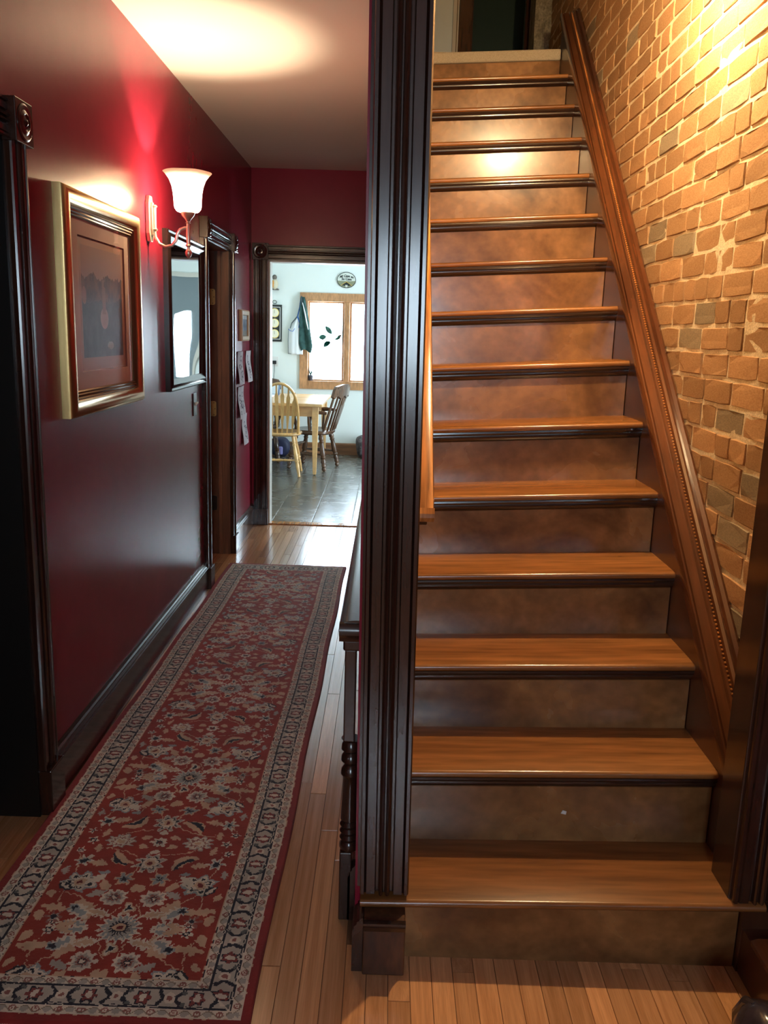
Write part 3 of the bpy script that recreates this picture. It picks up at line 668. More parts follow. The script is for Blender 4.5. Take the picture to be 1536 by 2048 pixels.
# ------------------------------------------------------------------ runner rug, woven pattern computed knot by knot
RX, RYa, RYb, RWd = -0.4185, 1.050, 3.552, 0.506
def make_rug():
    k = 0.0021
    nw, nl = int(RWd / k), int((RYb - RYa) / k)
    xs = (np.arange(nw) + .5) * k - RWd / 2; ysr = RYa + (np.arange(nl) + .5) * k
    img = np.zeros((nl, nw, 3)); RED = C(152, 52, 37)
    CREAM, GREY, NAVY, BLUE, TAN, ROSE, DRED = C(218, 208, 190), C(172, 166, 156), C(34, 34, 46), C(152, 160, 160), C(204, 172, 142), C(150, 96, 86), C(116, 36, 32)
    img[:] = RED
    Xg, Yg = np.meshgrid(xs, ysr)
    # ragged outlines, like knots
    jx = (vnoise(nl, nw, (nl // 3, nw // 3), 11) - .5) * .006; jy = (vnoise(nl, nw, (nl // 3, nw // 3), 12) - .5) * .006
    def win(cx, cy, r):
        i0, i1 = np.searchsorted(xs, cx - r), np.searchsorted(xs, cx + r); j0, j1 = np.searchsorted(ysr, cy - r), np.searchsorted(ysr, cy + r)
        return slice(j0, j1), slice(i0, i1)
    def flower(cx, cy, r, n, cols, sy_=1.0, rot=0.0):
        s_ = win(cx, cy, r * 1.25); x = Xg[s_] + jx[s_] - cx; y = (Yg[s_] + jy[s_] - cy) / sy_
        rho = np.hypot(x, y); th = np.arctan2(y, x) + rot
        for fr, c, amp in cols: img[s_][rho < r * fr * (1 - amp + amp * np.cos(n * th))] = c
    def leaf(cx, cy, ang, L, wd, c, c2=None, bend=0.0, ser=0.0):
        s_ = win(cx, cy, L * .8); x = Xg[s_] + jx[s_] - cx; y = Yg[s_] + jy[s_] - cy
        u = x * math.cos(ang) + y * math.sin(ang); v = -x * math.sin(ang) + y * math.cos(ang) - bend * (u * u) / L
        t = np.clip(u / L + .5, 0, 1); hw = wd * np.sin(np.pi * t) ** .8 * (1 + ser * np.sin(t * 30))
        inside = (np.abs(u) < L / 2)
        img[s_][inside & (np.abs(v) < hw)] = c
        if c2 is not None: img[s_][inside & (np.abs(v) < hw * .42) & (t > .2)] = c2
    ROS = [(1, CREAM, .14), (.82, BLUE, .16), (.62, GREY, .14), (.48, NAVY, .2), (.26, TAN, 0), (.14, DRED, 0)]
    R2 = [(1, CREAM, .12), (.72, GREY, .15), (.5, ROSE, .2), (.34, NAVY, .3), (.14, CREAM, 0)]
    PAL = [(1, BLUE, .16), (.86, CREAM, .2), (.66, NAVY, .22), (.50, CREAM, .15), (.3, TAN, 0), (.14, DRED, 0)]
    SM = [(1, CREAM, .3), (.45, NAVY, 0), (.25, CREAM, 0)]
    P = 0.4938; base = 1.2525
    fieldhw = RWd / 2 - .091; fy0, fy1 = RYa + .094, RYb - .094
    for kper in range(-1, 7):
        yc = base + kper * P
        if yc < RYa - .3 or yc > RYb + .3: continue
        for sy_ in (1, -1):
            for sx_ in (1, -1):
                f = lambda dx, dy: (sx_ * dx, yc + sy_ * dy)
                A = lambda a: (a if sx_ > 0 else math.pi - a) * (1 if sy_ > 0 else -1)
                # thin vines
                for (dx, dy, a, L_) in ((.020, .045, 1.9, .07), (.05, .1, 1.0, .10), (.095, .075, .6, .09), (.02, .15, 1.8, .08), (.06, .215, .4, .11), (.13, .17, 1.4, .10), (.125, .06, 1.6, .09)):
                    leaf(*f(dx, dy), A(a), L_, .0013, TAN, bend=.5)
                leaf(*f(.125, .046), A(.12), .060, .010, TAN, ser=.25)
                leaf(*f(.072, .046), A(1.0), .060, .015, TAN, ser=.2, bend=.6)
                leaf(*f(.083, .040), A(.75), .052, .014, CREAM, BLUE, ser=.25)
                flower(*f(.094, .047), .012, 5, [(1, BLUE, .3), (.6, NAVY, .2)])
                leaf(*f(.046, .036), A(.3), .044, .011, CREAM, TAN, ser=.35)
                flower(*f(.035, .078), .0245, 9, R2)
                leaf(*f(.068, .088), A(-.5), .036, .009, GREY, ser=.3)
                leaf(*f(.061, .112), A(1.0), .034, .009, TAN)
                flower(*f(.108, .118), .036, 7, PAL, .9, .4)
                leaf(*f(.130, .104), A(.8), .034, .009, NAVY, CREAM)
                leaf(*f(.082, .128), A(2.3), .036, .009, CREAM, ser=.3)
                flower(*f(.032, .132), .021, 6, [(1, TAN, .22), (.75, BLUE, .25), (.42, NAVY, .4)])
                leaf(*f(.075, .148), A(.1), .022, .006, BLUE)
                leaf(*f(.060, .188), A(.75), .062, .013, TAN, None, bend=-.8); leaf(*f(.063, .184), A(.75), .052, .005, NAVY, None, bend=-.8)
                leaf(*f(.095, .175), A(.2), .038, .009, TAN, ser=.3)
                flower(*f(.124, .182), .020, 6, [(1, CREAM, .3), (.6, BLUE, .3), (.3, NAVY, 0)])
                flower(*f(.076, .2469), .031, 10, [(1, GREY, .15), (.86, CREAM, .16), (.6, ROSE, .15), (.42, CREAM, .1), (.2, TAN, 0)], .8)
                leaf(*f(.028, .232), A(.3), .022, .0075, TAN); leaf(*f(.112, .222), A(1.4), .030, .007, TAN, ser=.2)
                flower(*f(.130, .2469), .012, 5, SM); flower(*f(.142, .215), .010, 5, SM)
                leaf(*f(.145, .024), A(1.2), .030, .009, TAN); flower(*f(.114, .010), .013, 6, SM)
                flower(*f(.118, .022), .016, 6, [(1, ROSE, .3), (.6, GREY, .3), (.3, NAVY, 0)]) if sy_ > 0 else None
                leaf(*f(.075, .008), A(.2), .050, .011, CREAM, BLUE, ser=.4); leaf(*f(.092, .006), A(-.4), .034, .008, TAN, ser=.4)
                leaf(*f(.147, .150), A(1.6), .028, .006, GREY, ser=.3); leaf(*f(.148, .085), A(1.2), .024, .007, TAN)
                leaf(*f(.005, .105), A(1.57), .024, .008, TAN)
        for sy_ in (1, -1):
            flower(0, yc + sy_ * .050, .013, 3, [(1, TAN, .2), (.7, CREAM, .2), (.45, NAVY, .2)], 1.4)
            flower(0, yc + sy_ * .180, .031, 8, [(1, CREAM, .2), (.88, GREY, .22), (.66, NAVY, .18), (.54, CREAM, .1), (.34, TAN, .1), (.15, DRED, 0)], 1.05, .4)
            flower(0, yc + sy_ * .215, .008, 4, [(1, CREAM, 0)])
        flower(0, yc, .039, 17, ROS)
        flower(0, yc + P / 2, .017, 8, [(1, CREAM, .15), (.5, NAVY, .2), (.25, DRED, 0)])
    # borders
    d_edge = np.minimum(RWd / 2 - np.abs(Xg), np.minimum(Yg - RYa, RYb - Yg)) + (jx + jy) * .25
    side = (RWd / 2 - np.abs(Xg)) < np.minimum(Yg - RYa, RYb - Yg)
    s_al = np.where(side, Yg - RYa, Xg + RWd / 2 + .3)            # distance along the border
    def band(a, b): return (d_edge >= a) & (d_edge < b)
    img[band(.016, .091)] = CREAM
    img[band(.0355, .0735)] = C(186, 178, 164)
    for c0 in (.0255, .0815):                                      # guard stripes
        ph = (s_al % .034) / .034; dd = d_edge - c0
        for off, cc, cin in ((.25, ROSE, CREAM), (.75, GREY, NAVY)):
            r = np.hypot((ph - off) * .034, dd * 1.1) + (jx) * .3
            img[band(.016, .091) & (r < .0062)] = cc; img[band(.016, .091) & (r < .0036)] = cin if off < .5 else cc; img[band(.016, .091) & (r < .0018)] = cc
        zz = np.abs(dd + .0055 * np.sin(2 * np.pi * ph)) < .0010
        img[zz & (np.abs(dd) < .0075)] = C(140, 128, 108)
    ph = (s_al % .082) / .082; u = (ph - .5) * .082; dd = d_edge - .0545 + jx * .6; inb = band(.036, .073)
    uu = u + .0205 + jy * .6
    img[inb & (np.abs(np.abs(uu) - .008 - np.abs(dd) * .75) < .0042) & (np.abs(dd) < .0165)] = NAVY
    img[inb & (np.hypot(uu, dd * .8) < .0085)] = CREAM; img[inb & (np.hypot(uu, dd) < .0042)] = ROSE
    uv = u - .0205 + jy * .6; r = np.hypot(uv, dd); th = np.arctan2(dd, uv)
    img[inb & (r < .0160 * (.85 + .15 * np.cos(6 * th))) & (np.abs(dd) > .004)] = NAVY; img[inb & (r < .0138 * (.82 + .18 * np.cos(6 * th)))] = C(132, 62, 58)
    img[inb & (np.hypot(uv, dd * .6) < .0052)] = CREAM
    img[inb & (np.hypot(uu - .0205, np.abs(dd) - .012) < .0042)] = C(96, 98, 96)
    for a in (.0350, .0375, .0722, .0748): img[band(a - .0009, a + .0009)] = NAVY
    img[band(.0160, .0172)] = TAN; img[band(.0896, .0906)] = NAVY; img[band(.0906, .0918)] = TAN
    img[band(-1, .016)] = C(140, 40, 36)
    # wear and uneven dye
    wv = .86 + .28 * vnoise(nl, nw, (nl // 8, nw // 8), 5); ws = .90 + .2 * vnoise(nl, nw, (36, 8), 6)
    img *= (wv * ws)[:, :, None]
    # mesh
    a = math.radians(-.35); ca, sa = math.cos(a), math.sin(a); my = (RYa + RYb) / 2
    ex = np.linspace(-RWd / 2, RWd / 2, nw + 1); ey = np.linspace(RYa, RYb, nl + 1)
    GX, GY = np.meshgrid(ex, ey); GZ = .0068 + .0016 * vnoise(nl + 1, nw + 1, (24, 6), 8) + .0005 * RNG.random((nl + 1, nw + 1))
    GX = GX + .0022 * np.sin(GY * 9)[:, :] * (np.abs(GX) / .25)
    GZ[0] = GZ[-1] = .0008; GZ[:, 0] = GZ[:, -1] = .0008
    x2 = RX + GX * ca - (GY - my) * sa; y2 = my + GX * sa + (GY - my) * ca
    V = np.stack([x2, y2, GZ], 2).reshape(-1, 3) * S
    idx = np.arange((nl + 1) * (nw + 1)).reshape(nl + 1, nw + 1)
    Q = np.stack([idx[:-1, :-1], idx[:-1, 1:], idx[1:, 1:], idx[1:, :-1]], 2).reshape(-1, 4)
    me = bpy.data.meshes.new('rug'); me.vertices.add(len(V)); me.vertices.foreach_set('co', V.astype(np.float32).ravel())
    me.loops.add(Q.size); me.loops.foreach_set('vertex_index', Q.ravel().astype(np.int32))
    me.polygons.add(len(Q)); me.polygons.foreach_set('loop_start', (np.arange(len(Q)) * 4).astype(np.int32)); me.update(calc_edges=True); me.validate()
    at = me.color_attributes.new('Col', 'FLOAT_COLOR', 'CORNER')
    cc = np.ones((len(Q), 4, 4), np.float32); cc[:, :, :3] = img.reshape(-1, 1, 3); at.data.foreach_set('color', cc.ravel())
    me.polygons.foreach_set('use_smooth', np.ones(len(Q), bool))
    me.materials.append(MATS['rug_weave']); o = bpy.data.objects.new('pile', me); col.objects.link(o)
    root = thing('runner_rug', 'long red oriental runner rug with cream and navy floral borders', 'rug', (0, 0, 0)); o.parent = root
    fr = MB()
    for e, sgn in ((RYb, 1), (RYa, -1)):
        for i in range(150):
            xx = RX - RWd / 2 + RWd * (i + .5) / 150; q = random.uniform(.010, .022); dxx = random.uniform(-.004, .004)
            y0 = e + (-.0027 if True else 0) * ((xx - RX)) ; 
            fr.add([(xx - .0011, y0 - sgn * .002, .003), (xx + .0011, y0 - sgn * .002, .003), (xx + dxx + .0006, y0 + sgn * q, .0008), (xx + dxx - .0006, y0 + sgn * q, .0008)], [(0, 1, 2, 3)])
    fr.build('fringe', 'fringe_cotton', root)['kind'] = 'stuff'
make_rug()

# ------------------------------------------------------------------ sconces
def sconce(loc, rz, label, bulbmat, mat, down=False, ax=.115):
    s = thing('wall_sconce', label, 'wall lamp', loc, rz)
    fz = -1.0 if down else 1.0
    # local: wall plane x=0, lamp out along +x; z=0 is the arm level
    m = MB(); oct_ = [(-.011, -.062), (.011, -.062), (.022, -.040), (.022, .040), (.011, .062), (-.011, .062), (-.022, .040), (-.022, -.040)]
    m.prism(oct_, (0, 0, 0), (.012, 0, 0), (0, 1, 0), (0, 0, 1)); bp = m.build('back_plate', mat, s, bevel=.002)
    MB().prism([(a * .62, b * .72) for a, b in oct_], (.011, 0, 0), (.018, 0, 0), (0, 1, 0), (0, 0, 1)).build('raised_panel', mat, bp, bevel=.002)
    m = MB(); m.lathe([(0, .006), (.06, .009), (.10, .006), (.2, .0055), (.8, .0055), (.9, .006), (.94, .009), (1, .006)], (.020, 0, -.032), (.020, 0, .038), 14); m.build('hub', mat, s, smooth=True)
    pts = [(.020, 0, -.030), (.022, 0, -.048), (.032, 0, -.066), (.050, 0, -.074), (.068, 0, -.070), (.080, 0, -.056), (.084, 0, -.038), (.092, 0, -.026), (.106, 0, -.021), (.115, 0, -.021)]
    pts = [(p[0] if p[0] < .03 else .03 + (p[0] - .03) * (ax - .03) / .085, p[1], p[2]) for p in pts]
    f = []
    for i in range(len(pts) - 1):
        for t in (0, .5): f.append(Vector(pts[i]).lerp(Vector(pts[i + 1]), t))
    f.append(Vector(pts[-1])); MB().tube(f, .0042, 10).build('arm', mat, s, smooth=True)
    m = MB(); m.lathe([(0, .0045), (.05, .0045), (.07, .0075), (.09, .0045), (.40, .0065), (.62, .0052), (.66, .0085), (.70, .004), (.74, .004), (.78, .0075), (.84, .0100), (.92, .0080), (1, .001)], (ax, 0, .000), (ax, 0, -.105 * fz), 14)
    m.build('stem', mat, s, smooth=True)
    m = MB(); m.lathe([(0, .005), (.25, .009), (.6, .017), (.8, .0195), (.9, .0205), (1, .0185)], (ax, 0, -.004 * fz), (ax, 0, .022 * fz), 18); m.build('gallery_cup', mat, s, smooth=True)
    prof = [(.018, .020), (.030, .023), (.036, .030), (.038, .040), (.0385, .055), (.040, .072), (.0435, .090), (.051, .108), (.061, .121), (.0675, .127)]
    m = MB(); seg = 36; vs_ = []; fs = []
    for r, zz in prof:
        for k in range(seg):
            a = 2 * math.pi * k / seg; rr = r
            vs_.append((ax + rr * math.cos(a), rr * math.sin(a), fz * zz + (.0004 * math.cos(6 * a) if zz > .12 else 0)))
    for i in range(len(prof) - 1):
        for k in range(seg): fs.append((i * seg + k, i * seg + (k + 1) % seg, (i + 1) * seg + (k + 1) % seg, (i + 1) * seg + k))
    m.add(vs_, fs); m.build('glass_shade', 'shade_glass', s, smooth=True, ang=80)
    m = MB(); m.sphere((ax, 0, -.146 if down else .050), .020 if down else .0105, 14, 10, (1, 1, 1.15)); m.build('bulb', bulbmat, s, smooth=True)
    return s
sconce((WX, 2.515, 1.296), 0, 'lit brass wall sconce with flared white glass shade on the red wall', 'bulb_glow', 'silver_brass')
sconce((BX - .004, 1.78, 1.960), math.pi, 'lit brass wall sconce with downward glass shade on the brick wall', 'bulb_glow_stair', 'silver_brass', True, .170)

# ------------------------------------------------------------------ pictures on the red wall
def wallpt(x, y0, y1, z0, z1): return lambda s, t: (x, y0 + (y1 - y0) * s, z0 + (z1 - z0) * t)
pic = thing('framed_print', 'large gilt framed dark print with wide beige mat on the red wall', 'picture', (WX, 2.085, .80))
y0, y1, z0, z1 = -.268, .268, 0, .481
m = MB(); m.frame([(0, 0), (0, .017), (.004, .024), (.012, .028), (.022, .028), (.031, .024), (.036, .018), (.037, .014)], y0, y1, z0, z1, 0)
m.build('frame', 'gilt', pic, smooth=True, ang=50)
m = MB(); m.frame([(.036, .0165), (.040, .019), (.043, .0155), (.047, .0175), (.050, .014), (.053, .0155), (.056, .012), (.0565, .010)], y0, y1, z0, z1, 0); m.build('inner_slip', 'gilt_dark', pic, smooth=True, ang=40)
m = MB(); my0, my1, mz0, mz1 = y0 + .108, y1 - .098, z0 + .094, z1 - .090
m.frame([(.050, .010), (.115, .0101)], y0, y1, z0, z1, 0)
m = MB()
a0, a1, b0, b1 = y0 + .050, y1 - .050, z0 + .050, z1 - .050
q = .0095
m.add([(q, a0, b0), (q, a1, b0), (q, a1, b1), (q, a0, b1), (q, my0, mz0), (q, my1, mz0), (q, my1, mz1), (q, my0, mz1), (q - .003, my0 + .003, mz0 + .003), (q - .003, my1 - .003, mz0 + .003), (q - .003, my1 - .003, mz1 - .003), (q - .003, my0 + .003, mz1 - .003)],
      [(k, (k + 1) % 4, 4 + (k + 1) % 4, 4 + k) for k in range(4)])
m.build('mat_board', 'mat_board', pic)
m = MB(); m.add([(q, my0, mz0), (q, my1, mz0), (q, my1, mz1), (q, my0, mz1), (q - .003, my0 + .003, mz0 + .003), (q - .003, my1 - .003, mz0 + .003), (q - .003, my1 - .003, mz1 - .003), (q - .003, my0 + .003, mz1 - .003)], [(k, (k + 1) % 4, 4 + (k + 1) % 4, 4 + k) for k in range(4)])
m.build('mat_bevel', 'mat_edge', pic)
H, Wd = 150, 190
v = vnoise(H, Wd, (9, 12), 21) * .5 + vnoise(H, Wd, (22, 30), 22) * .3 + vnoise(H, Wd, (60, 80), 23) * .2
tt = np.linspace(1, 0, H)[:, None]; ss = np.linspace(0, 1, Wd)[None]
img = np.zeros((H, Wd, 3)); paper = C(196, 158, 132)
sky = C(150, 124, 112); dark = C(52, 48, 46); mid = C(112, 84, 74)
peak = .74 + .10 * (vnoise(H, Wd, (1, 14), 31)[H // 2] - .5)[None] + .05 * (vnoise(H, Wd, (1, 40), 32)[H // 2] - .5)[None]
img[:] = sky
hill = tt < peak; k = np.clip((v - .3) / .4, 0, 1)[..., None]
img = np.where(hill[..., None], mid * k + C(72, 60, 56) * (1 - k), img)
wood = tt < .50 + .16 * (v - .5) + .10 * np.abs(ss - .5); k2 = np.clip((v - .35) / .5, 0, 1)[..., None]
img = np.where(wood[..., None], dark * (1 - k2 * .5) + C(92, 82, 74) * k2 * .5, img)
ov = ((ss - .52) / .10) ** 2 + ((tt - .36) / .10) ** 2 < 1; img = np.where(ov[..., None], C(150, 118, 104), img)
img = np.where((((ss - .05) / .05) ** 2 + ((tt - .56) / .08) ** 2 < 1)[..., None], C(150, 118, 104), img)
wf = (np.abs(ss - .52) < .035 + .03 * (.75 - tt)) & (tt > .40) & (tt < .72); img = np.where((wf & (v > .40))[..., None], C(128, 98, 86), img)
an = (((ss - .66) / .08) ** 2 + ((tt - .10) / .04) ** 2 < 1) & (v > .42); img = np.where(an[..., None], C(128, 116, 106), img)
full = np.zeros((H + 26, Wd + 24, 3)); full[:] = paper; full[9:9 + H, 12:12 + Wd] = img * 1.45
paint_panel('print', 'print', pic, full, wallpt(.0066, my0 + .003, my1 - .003, mz0 + .003, mz1 - .003))
MB().quad((.0125, a0, b0), (.0125, a1, b0), (.0125, a1, b1), (.0125, a0, b1)).build('glass', 'picture_glass', pic)
# mirror in a dark moulded frame
mir = thing('framed_mirror', 'tall mirror with dark moulded frame hanging below the lit sconce', 'mirror', (WX, 2.93, .80))
m = MB(); m.frame([(0, 0), (0, .016), (.004, .019), (.009, .016), (.014, .019), (.021, .021), (.028, .017), (.033, .014), (.037, .012), (.038, .009)], -.258, .258, 0, .490, 0); m.build('frame', 'black_frame', mir, smooth=True, ang=25)
# bevelled, slightly wavy old plate
gy2, gz2 = 24, 40; mv = []; mf = []
wv = vnoise(gz2 + 1, gy2 + 1, (3, 2), 41)
for j in range(gz2 + 1):
    for i in range(gy2 + 1): mv.append((0.0098 + .0022 * (wv[j, i] - .5), -.222 + .444 * i / gy2, .036 + .418 * j / gz2))
mf = [(j * (gy2 + 1) + i, j * (gy2 + 1) + i + 1, (j + 1) * (gy2 + 1) + i + 1, (j + 1) * (gy2 + 1) + i) for j in range(gz2) for i in range(gy2)]
MB().add(mv, mf).build('mirror_plate', 'mirror_silver', mir, smooth=True, ang=80)
# switch
sw = thing('light_switch', 'dark bronze switch plate with white toggle below the mirror', 'switch', (WX, 3.062, .690))
MB().box(0, .004, -.024, .024, 0, .080).build('plate', 'switch_plate', sw, bevel=.0015)
MB().hexa([(.004, -.0035, .034), (.004, .0035, .034), (.004, .0035, .047), (.004, -.0035, .047), (.014, -.003, .044), (.014, .003, .044), (.014, .003, .050), (.014, -.003, .050)]).build('toggle', 'white_plastic', sw)
# small framed picture and four taped drawings past the door
sp = thing('small_picture', 'small pale pine framed picture beside the closet doorway', 'picture', (WX, 4.10, .945))
m = MB(); m.frame([(0, 0), (0, .012), (.006, .016), (.022, .014), (.024, .006)], -.105, .105, 0, .142, 0); m.build('frame', 'pine_frame', sp)
n1 = vnoise(30, 40, (6, 5), 51)[..., None]; im = C(120, 128, 140) * n1 + C(60, 70, 92) * (1 - n1); im[:6] = C(170, 172, 172); im[22:] = C(120, 110, 96)
paint_panel('image', 'print', sp, im, wallpt(.006, -.083, .083, .022, .120))
def drawing(label, yc, zt, w_, h_, seed, tilt):
    d_ = thing('paper_drawing', label, 'drawing', (WX, yc, zt - h_), 0, 'drawings taped beside the doorway')
    r = np.random.default_rng(seed); im = np.zeros((44, 32, 3)); im[:] = C(206, 200, 200)
    yy, xx = np.mgrid[0:44, 0:32]
    for _ in range(9):
        cx, cy, a, b = r.uniform(6, 26), r.uniform(8, 36), r.uniform(1.5, 6), r.uniform(1.5, 6); rr = ((xx - cx) / a) ** 2 + ((yy - cy) / b) ** 2
        im[(rr < 1) & (rr > .45)] = C(96, 92, 100)
    def P(s_, t_):
        y = (s_ - .5) * w_ + tilt * (t_ - .5) * h_
        return (.004 + .006 * math.sin(s_ * 3.1) * .5 + .010 * (1 - t_) ** 2 + .002 * math.sin(t_ * 7), y, t_ * h_)
    o = paint_panel('sheet', 'paper_ink', d_, im, P)
    so = o.modifiers.new('thickness', 'SOLIDIFY'); so.thickness = 0.0006
drawing('white paper drawing, upper left of the four taped papers', 4.00, .897, .135, .150, 1, .04)
drawing('white paper drawing, upper right of the four taped papers', 4.235, .897, .140, .150, 2, -.05)
drawing('curled paper drawing, middle one hanging below two upper papers', 4.02, .737, .150, .150, 3, -.06)
drawing('small blank paper, lowest of the four taped papers', 4.11, .600, .130, .145, 4, .05)

# ------------------------------------------------------------------ kitchen
def quarter(p0, p1): return [Vector(p0), Vector(p1)]
wnd = struct(MB().box(WN[0] - .062, WN[0] + .004, KY - .016, KY, WN[2] - .062, WN[3] + .062), 'window_2', 'window_wood', bevel=.002)
MB().box(WN[1] - .004, WN[1] + .062, KY - .016, KY, WN[2] - .062, WN[3] + .062).build('casing', 'window_wood', wnd, bevel=.002)
MB().box(WN[0], WN[1], KY - .016, KY, WN[3] - .004, WN[3] + .062).build('casing', 'window_wood', wnd, bevel=.002)
MB().box(WN[0], WN[1], KY - .018, KY, WN[2] - .062, WN[2] + .004).build('casing', 'window_wood', wnd, bevel=.002)
MB().box(-.372, -.328, KY - .012, KY + .07, WN[2], WN[3]).build('mullion', 'window_wood', wnd, bevel=.002)
for a, b in ((WN[0], -.372), (-.328, WN[1])):
    m = MB(); t_ = .016
    m.box(a, a + t_, KY + .02, KY + .05, WN[2], WN[3]); m.box(b - t_, b, KY + .02, KY + .05, WN[2], WN[3]); m.box(a + t_, b - t_, KY + .02, KY + .05, WN[2], WN[2] + t_); m.box(a + t_, b - t_, KY + .02, KY + .05, WN[3] - t_, WN[3])
    sash = m.build('sash', 'window_wood', wnd); MB().box(a + t_, b - t_, KY + .034, KY + .037, WN[2] + t_, WN[3] - t_).build('pane', 'window_glass', sash)
m = MB(); m.box(WN[0], WN[1], KY - .001, KY + .09, WN[2] - .012, WN[2]); m.build('sill', 'window_wood', wnd)
# glazed door added beside the window to give the mirror a reflection
kd = struct(MB().box(KD[0] - .035, KD[0], KY - .012, KY, 0, KD[2] + .035), 'door_added_reflection', 'trim_white')
MB().box(KD[1], KD[1] + .035, KY - .012, KY, 0, KD[2] + .035).build('casing', 'trim_white', kd); MB().box(KD[0], KD[1], KY - .012, KY, KD[2], KD[2] + .035).build('casing', 'trim_white', kd)
m = MB(); la, lb_, lc, ld = KD[0] + .075, KD[0] + .175, .60, 1.12
m.box(KD[0], la, KY + .02, KY + .05, 0, KD[2]); m.box(lb_, KD[1], KY + .02, KY + .05, 0, KD[2]); m.box(la, lb_, KY + .02, KY + .05, 0, lc); m.box(la, lb_, KY + .02, KY + .05, ld, KD[2])
sl_ = m.build('door_slab', 'slate_door', kd); MB().box(la, lb_, KY + .034, KY + .037, lc, ld).build('pane', 'window_glass', sl_)
MB().sphere((KD[1] - .03, KY + .005, .66), .016, 12, 8).build('knob', 'bright_brass', sl_, smooth=True)
# unseen glazed door added on the right to let more daylight into the kitchen
pdr = MB()
for a, b, c_, d_ in ((PD[0], PD[0] + .04, PD[2], PD[3]), (PD[1] - .04, PD[1], PD[2], PD[3]), ((PD[0] + PD[1]) / 2 - .03, (PD[0] + PD[1]) / 2 + .03, PD[2], PD[3])): pdr.box(1.31, 1.35, a, b, c_, d_)
for c_, d_ in ((PD[2], PD[2] + .05), (PD[3] - .05, PD[3])): pdr.box(1.31, 1.35, PD[0], PD[1], c_, d_)
pdo = struct(pdr, 'door_added_daylight', 'trim_white')
MB().box(1.328, 1.331, PD[0], PD[1], PD[2], PD[3]).build('pane', 'window_glass', pdo)
struct(MB().prism([(0, 0), (.012, 0), (.012, .085), (.008, .096), (0, .096)], (-1.70, KY, 0), (1.30, KY, 0), (0, -1, 0), (0, 0, 1)), 'baseboard_kitchen', 'base_wood')

def legturn(kind):
    if kind == 'windsor': return [(0, .011), (.10, .0125), (.16, .0135), (.20, .0105), (.23, .0150), (.27, .0105), (.34, .0125), (.55, .0155), (.60, .0115), (.63, .0160), (.66, .0115), (.72, .0135), (1, .0095)]
    return [(0, .013), (.08, .017), (.14, .020), (.20, .014), (.24, .019), (.28, .014), (.40, .017), (.62, .021), (.68, .014), (.72, .020), (.76, .014), (.84, .019), (.90, .015), (.93, .018), (1, .014)]
# light arrow back chair
ch = thing('windsor_chair', 'light oak arrow back windsor chair drawn up to the kitchen table', 'chair', (-.748, 5.985, 0), math.radians(3))
SZ = .305
m = MB(); n = 28; top = []; 
for k in range(n):
    a = 2 * math.pi * k / n; rx = .148; ry = .140
    top.append((math.copysign(abs(math.cos(a)) ** .75, math.cos(a)) * rx * (1 - .06 * math.sin(a) * -1), math.copysign(abs(math.sin(a)) ** .8, math.sin(a)) * ry))
V = [(a * .90, b * .90, SZ - .026) for a, b in top] + [(a, b, SZ - .016) for a, b in top] + [(a, b, SZ - .006) for a, b in top] + [(a * .95, b * .95, SZ) for a, b in top] + [(a * .6, b * .55, SZ - .008) for a, b in top]
Fs = [(k * n + i, k * n + (i + 1) % n, (k + 1) * n + (i + 1) % n, (k + 1) * n + i) for k in range(4) for i in range(n)] + [tuple(range(n)), tuple(range(4 * n, 5 * n))]
m.add(V, Fs); m.build('seat', 'light_oak', ch, smooth=True, ang=45)
legs = {}
for sxx in (-1, 1):
    for syy in (-1, 1):
        a = (sxx * .088, syy * .080, SZ - .02); b = (sxx * .138, syy * .140, 0.0); legs[(sxx, syy)] = (Vector(a), Vector(b))
        MB().lathe(legturn('windsor'), a, b, 12).build('leg', 'light_oak', ch, smooth=True)
ST = [(0, .005), (.25, .0075), (.35, .010), (.38, .007), (.5, .0105), (.62, .007), (.65, .010), (.75, .0075), (1, .005)]
def onleg(sg, t): a, b = legs[sg]; return a.lerp(b, t)
for sxx in (-1, 1): MB().lathe(ST, onleg((sxx, -1), .55), onleg((sxx, 1), .55), 10).build('stretcher', 'light_oak', ch, smooth=True)
MB().lathe(ST, onleg((-1, -1), .60), onleg((1, -1), .60), 10).build('stretcher', 'light_oak', ch, smooth=True)
bow = []; BH = .345; tilt_b = .30
for k in range(25):
    t = math.pi * k / 24
    xx = -.128 * math.cos(t) * (1.0 + .10 * math.sin(t)); hh = BH * math.sin(t) ** .62 if 0 < k < 24 else 0
    bow.append((xx, -.118 - hh * tilt_b * .62, SZ - .004 + hh))
MB().tube(bow, .0095, 10).build('bow', 'light_oak', ch, smooth=True)
for k in range(6):
    xx = -.092 + .0368 * k; t = math.acos(max(-1, min(1, -xx / .137))); top_h = BH * math.sin(t) ** .62
    x2 = xx * 1.18
    hs = [0, .12, .30, .62, .76, .82, 1.0]; ws = [.0055, .005, .0095, .0125, .0135, .0065, .0050]
    m = MB(); vs_ = []
    for h_, w_ in zip(hs, ws):
        zz = SZ - .004 + top_h * h_; yy = -.112 - top_h * h_ * tilt_b * .64; xc = xx * .92 + (x2 - xx * .92) * h_ * .85
        vs_ += [(xc - w_, yy - .004, zz), (xc + w_, yy - .004, zz), (xc + w_, yy + .004, zz), (xc - w_, yy + .004, zz)]
    fs = [(i * 4 + q_, i * 4 + (q_ + 1) % 4, (i + 1) * 4 + (q_ + 1) % 4, (i + 1) * 4 + q_) for i in range(6) for q_ in range(4)]
    m.add(vs_, fs); m.build('spindle', 'light_oak', ch)
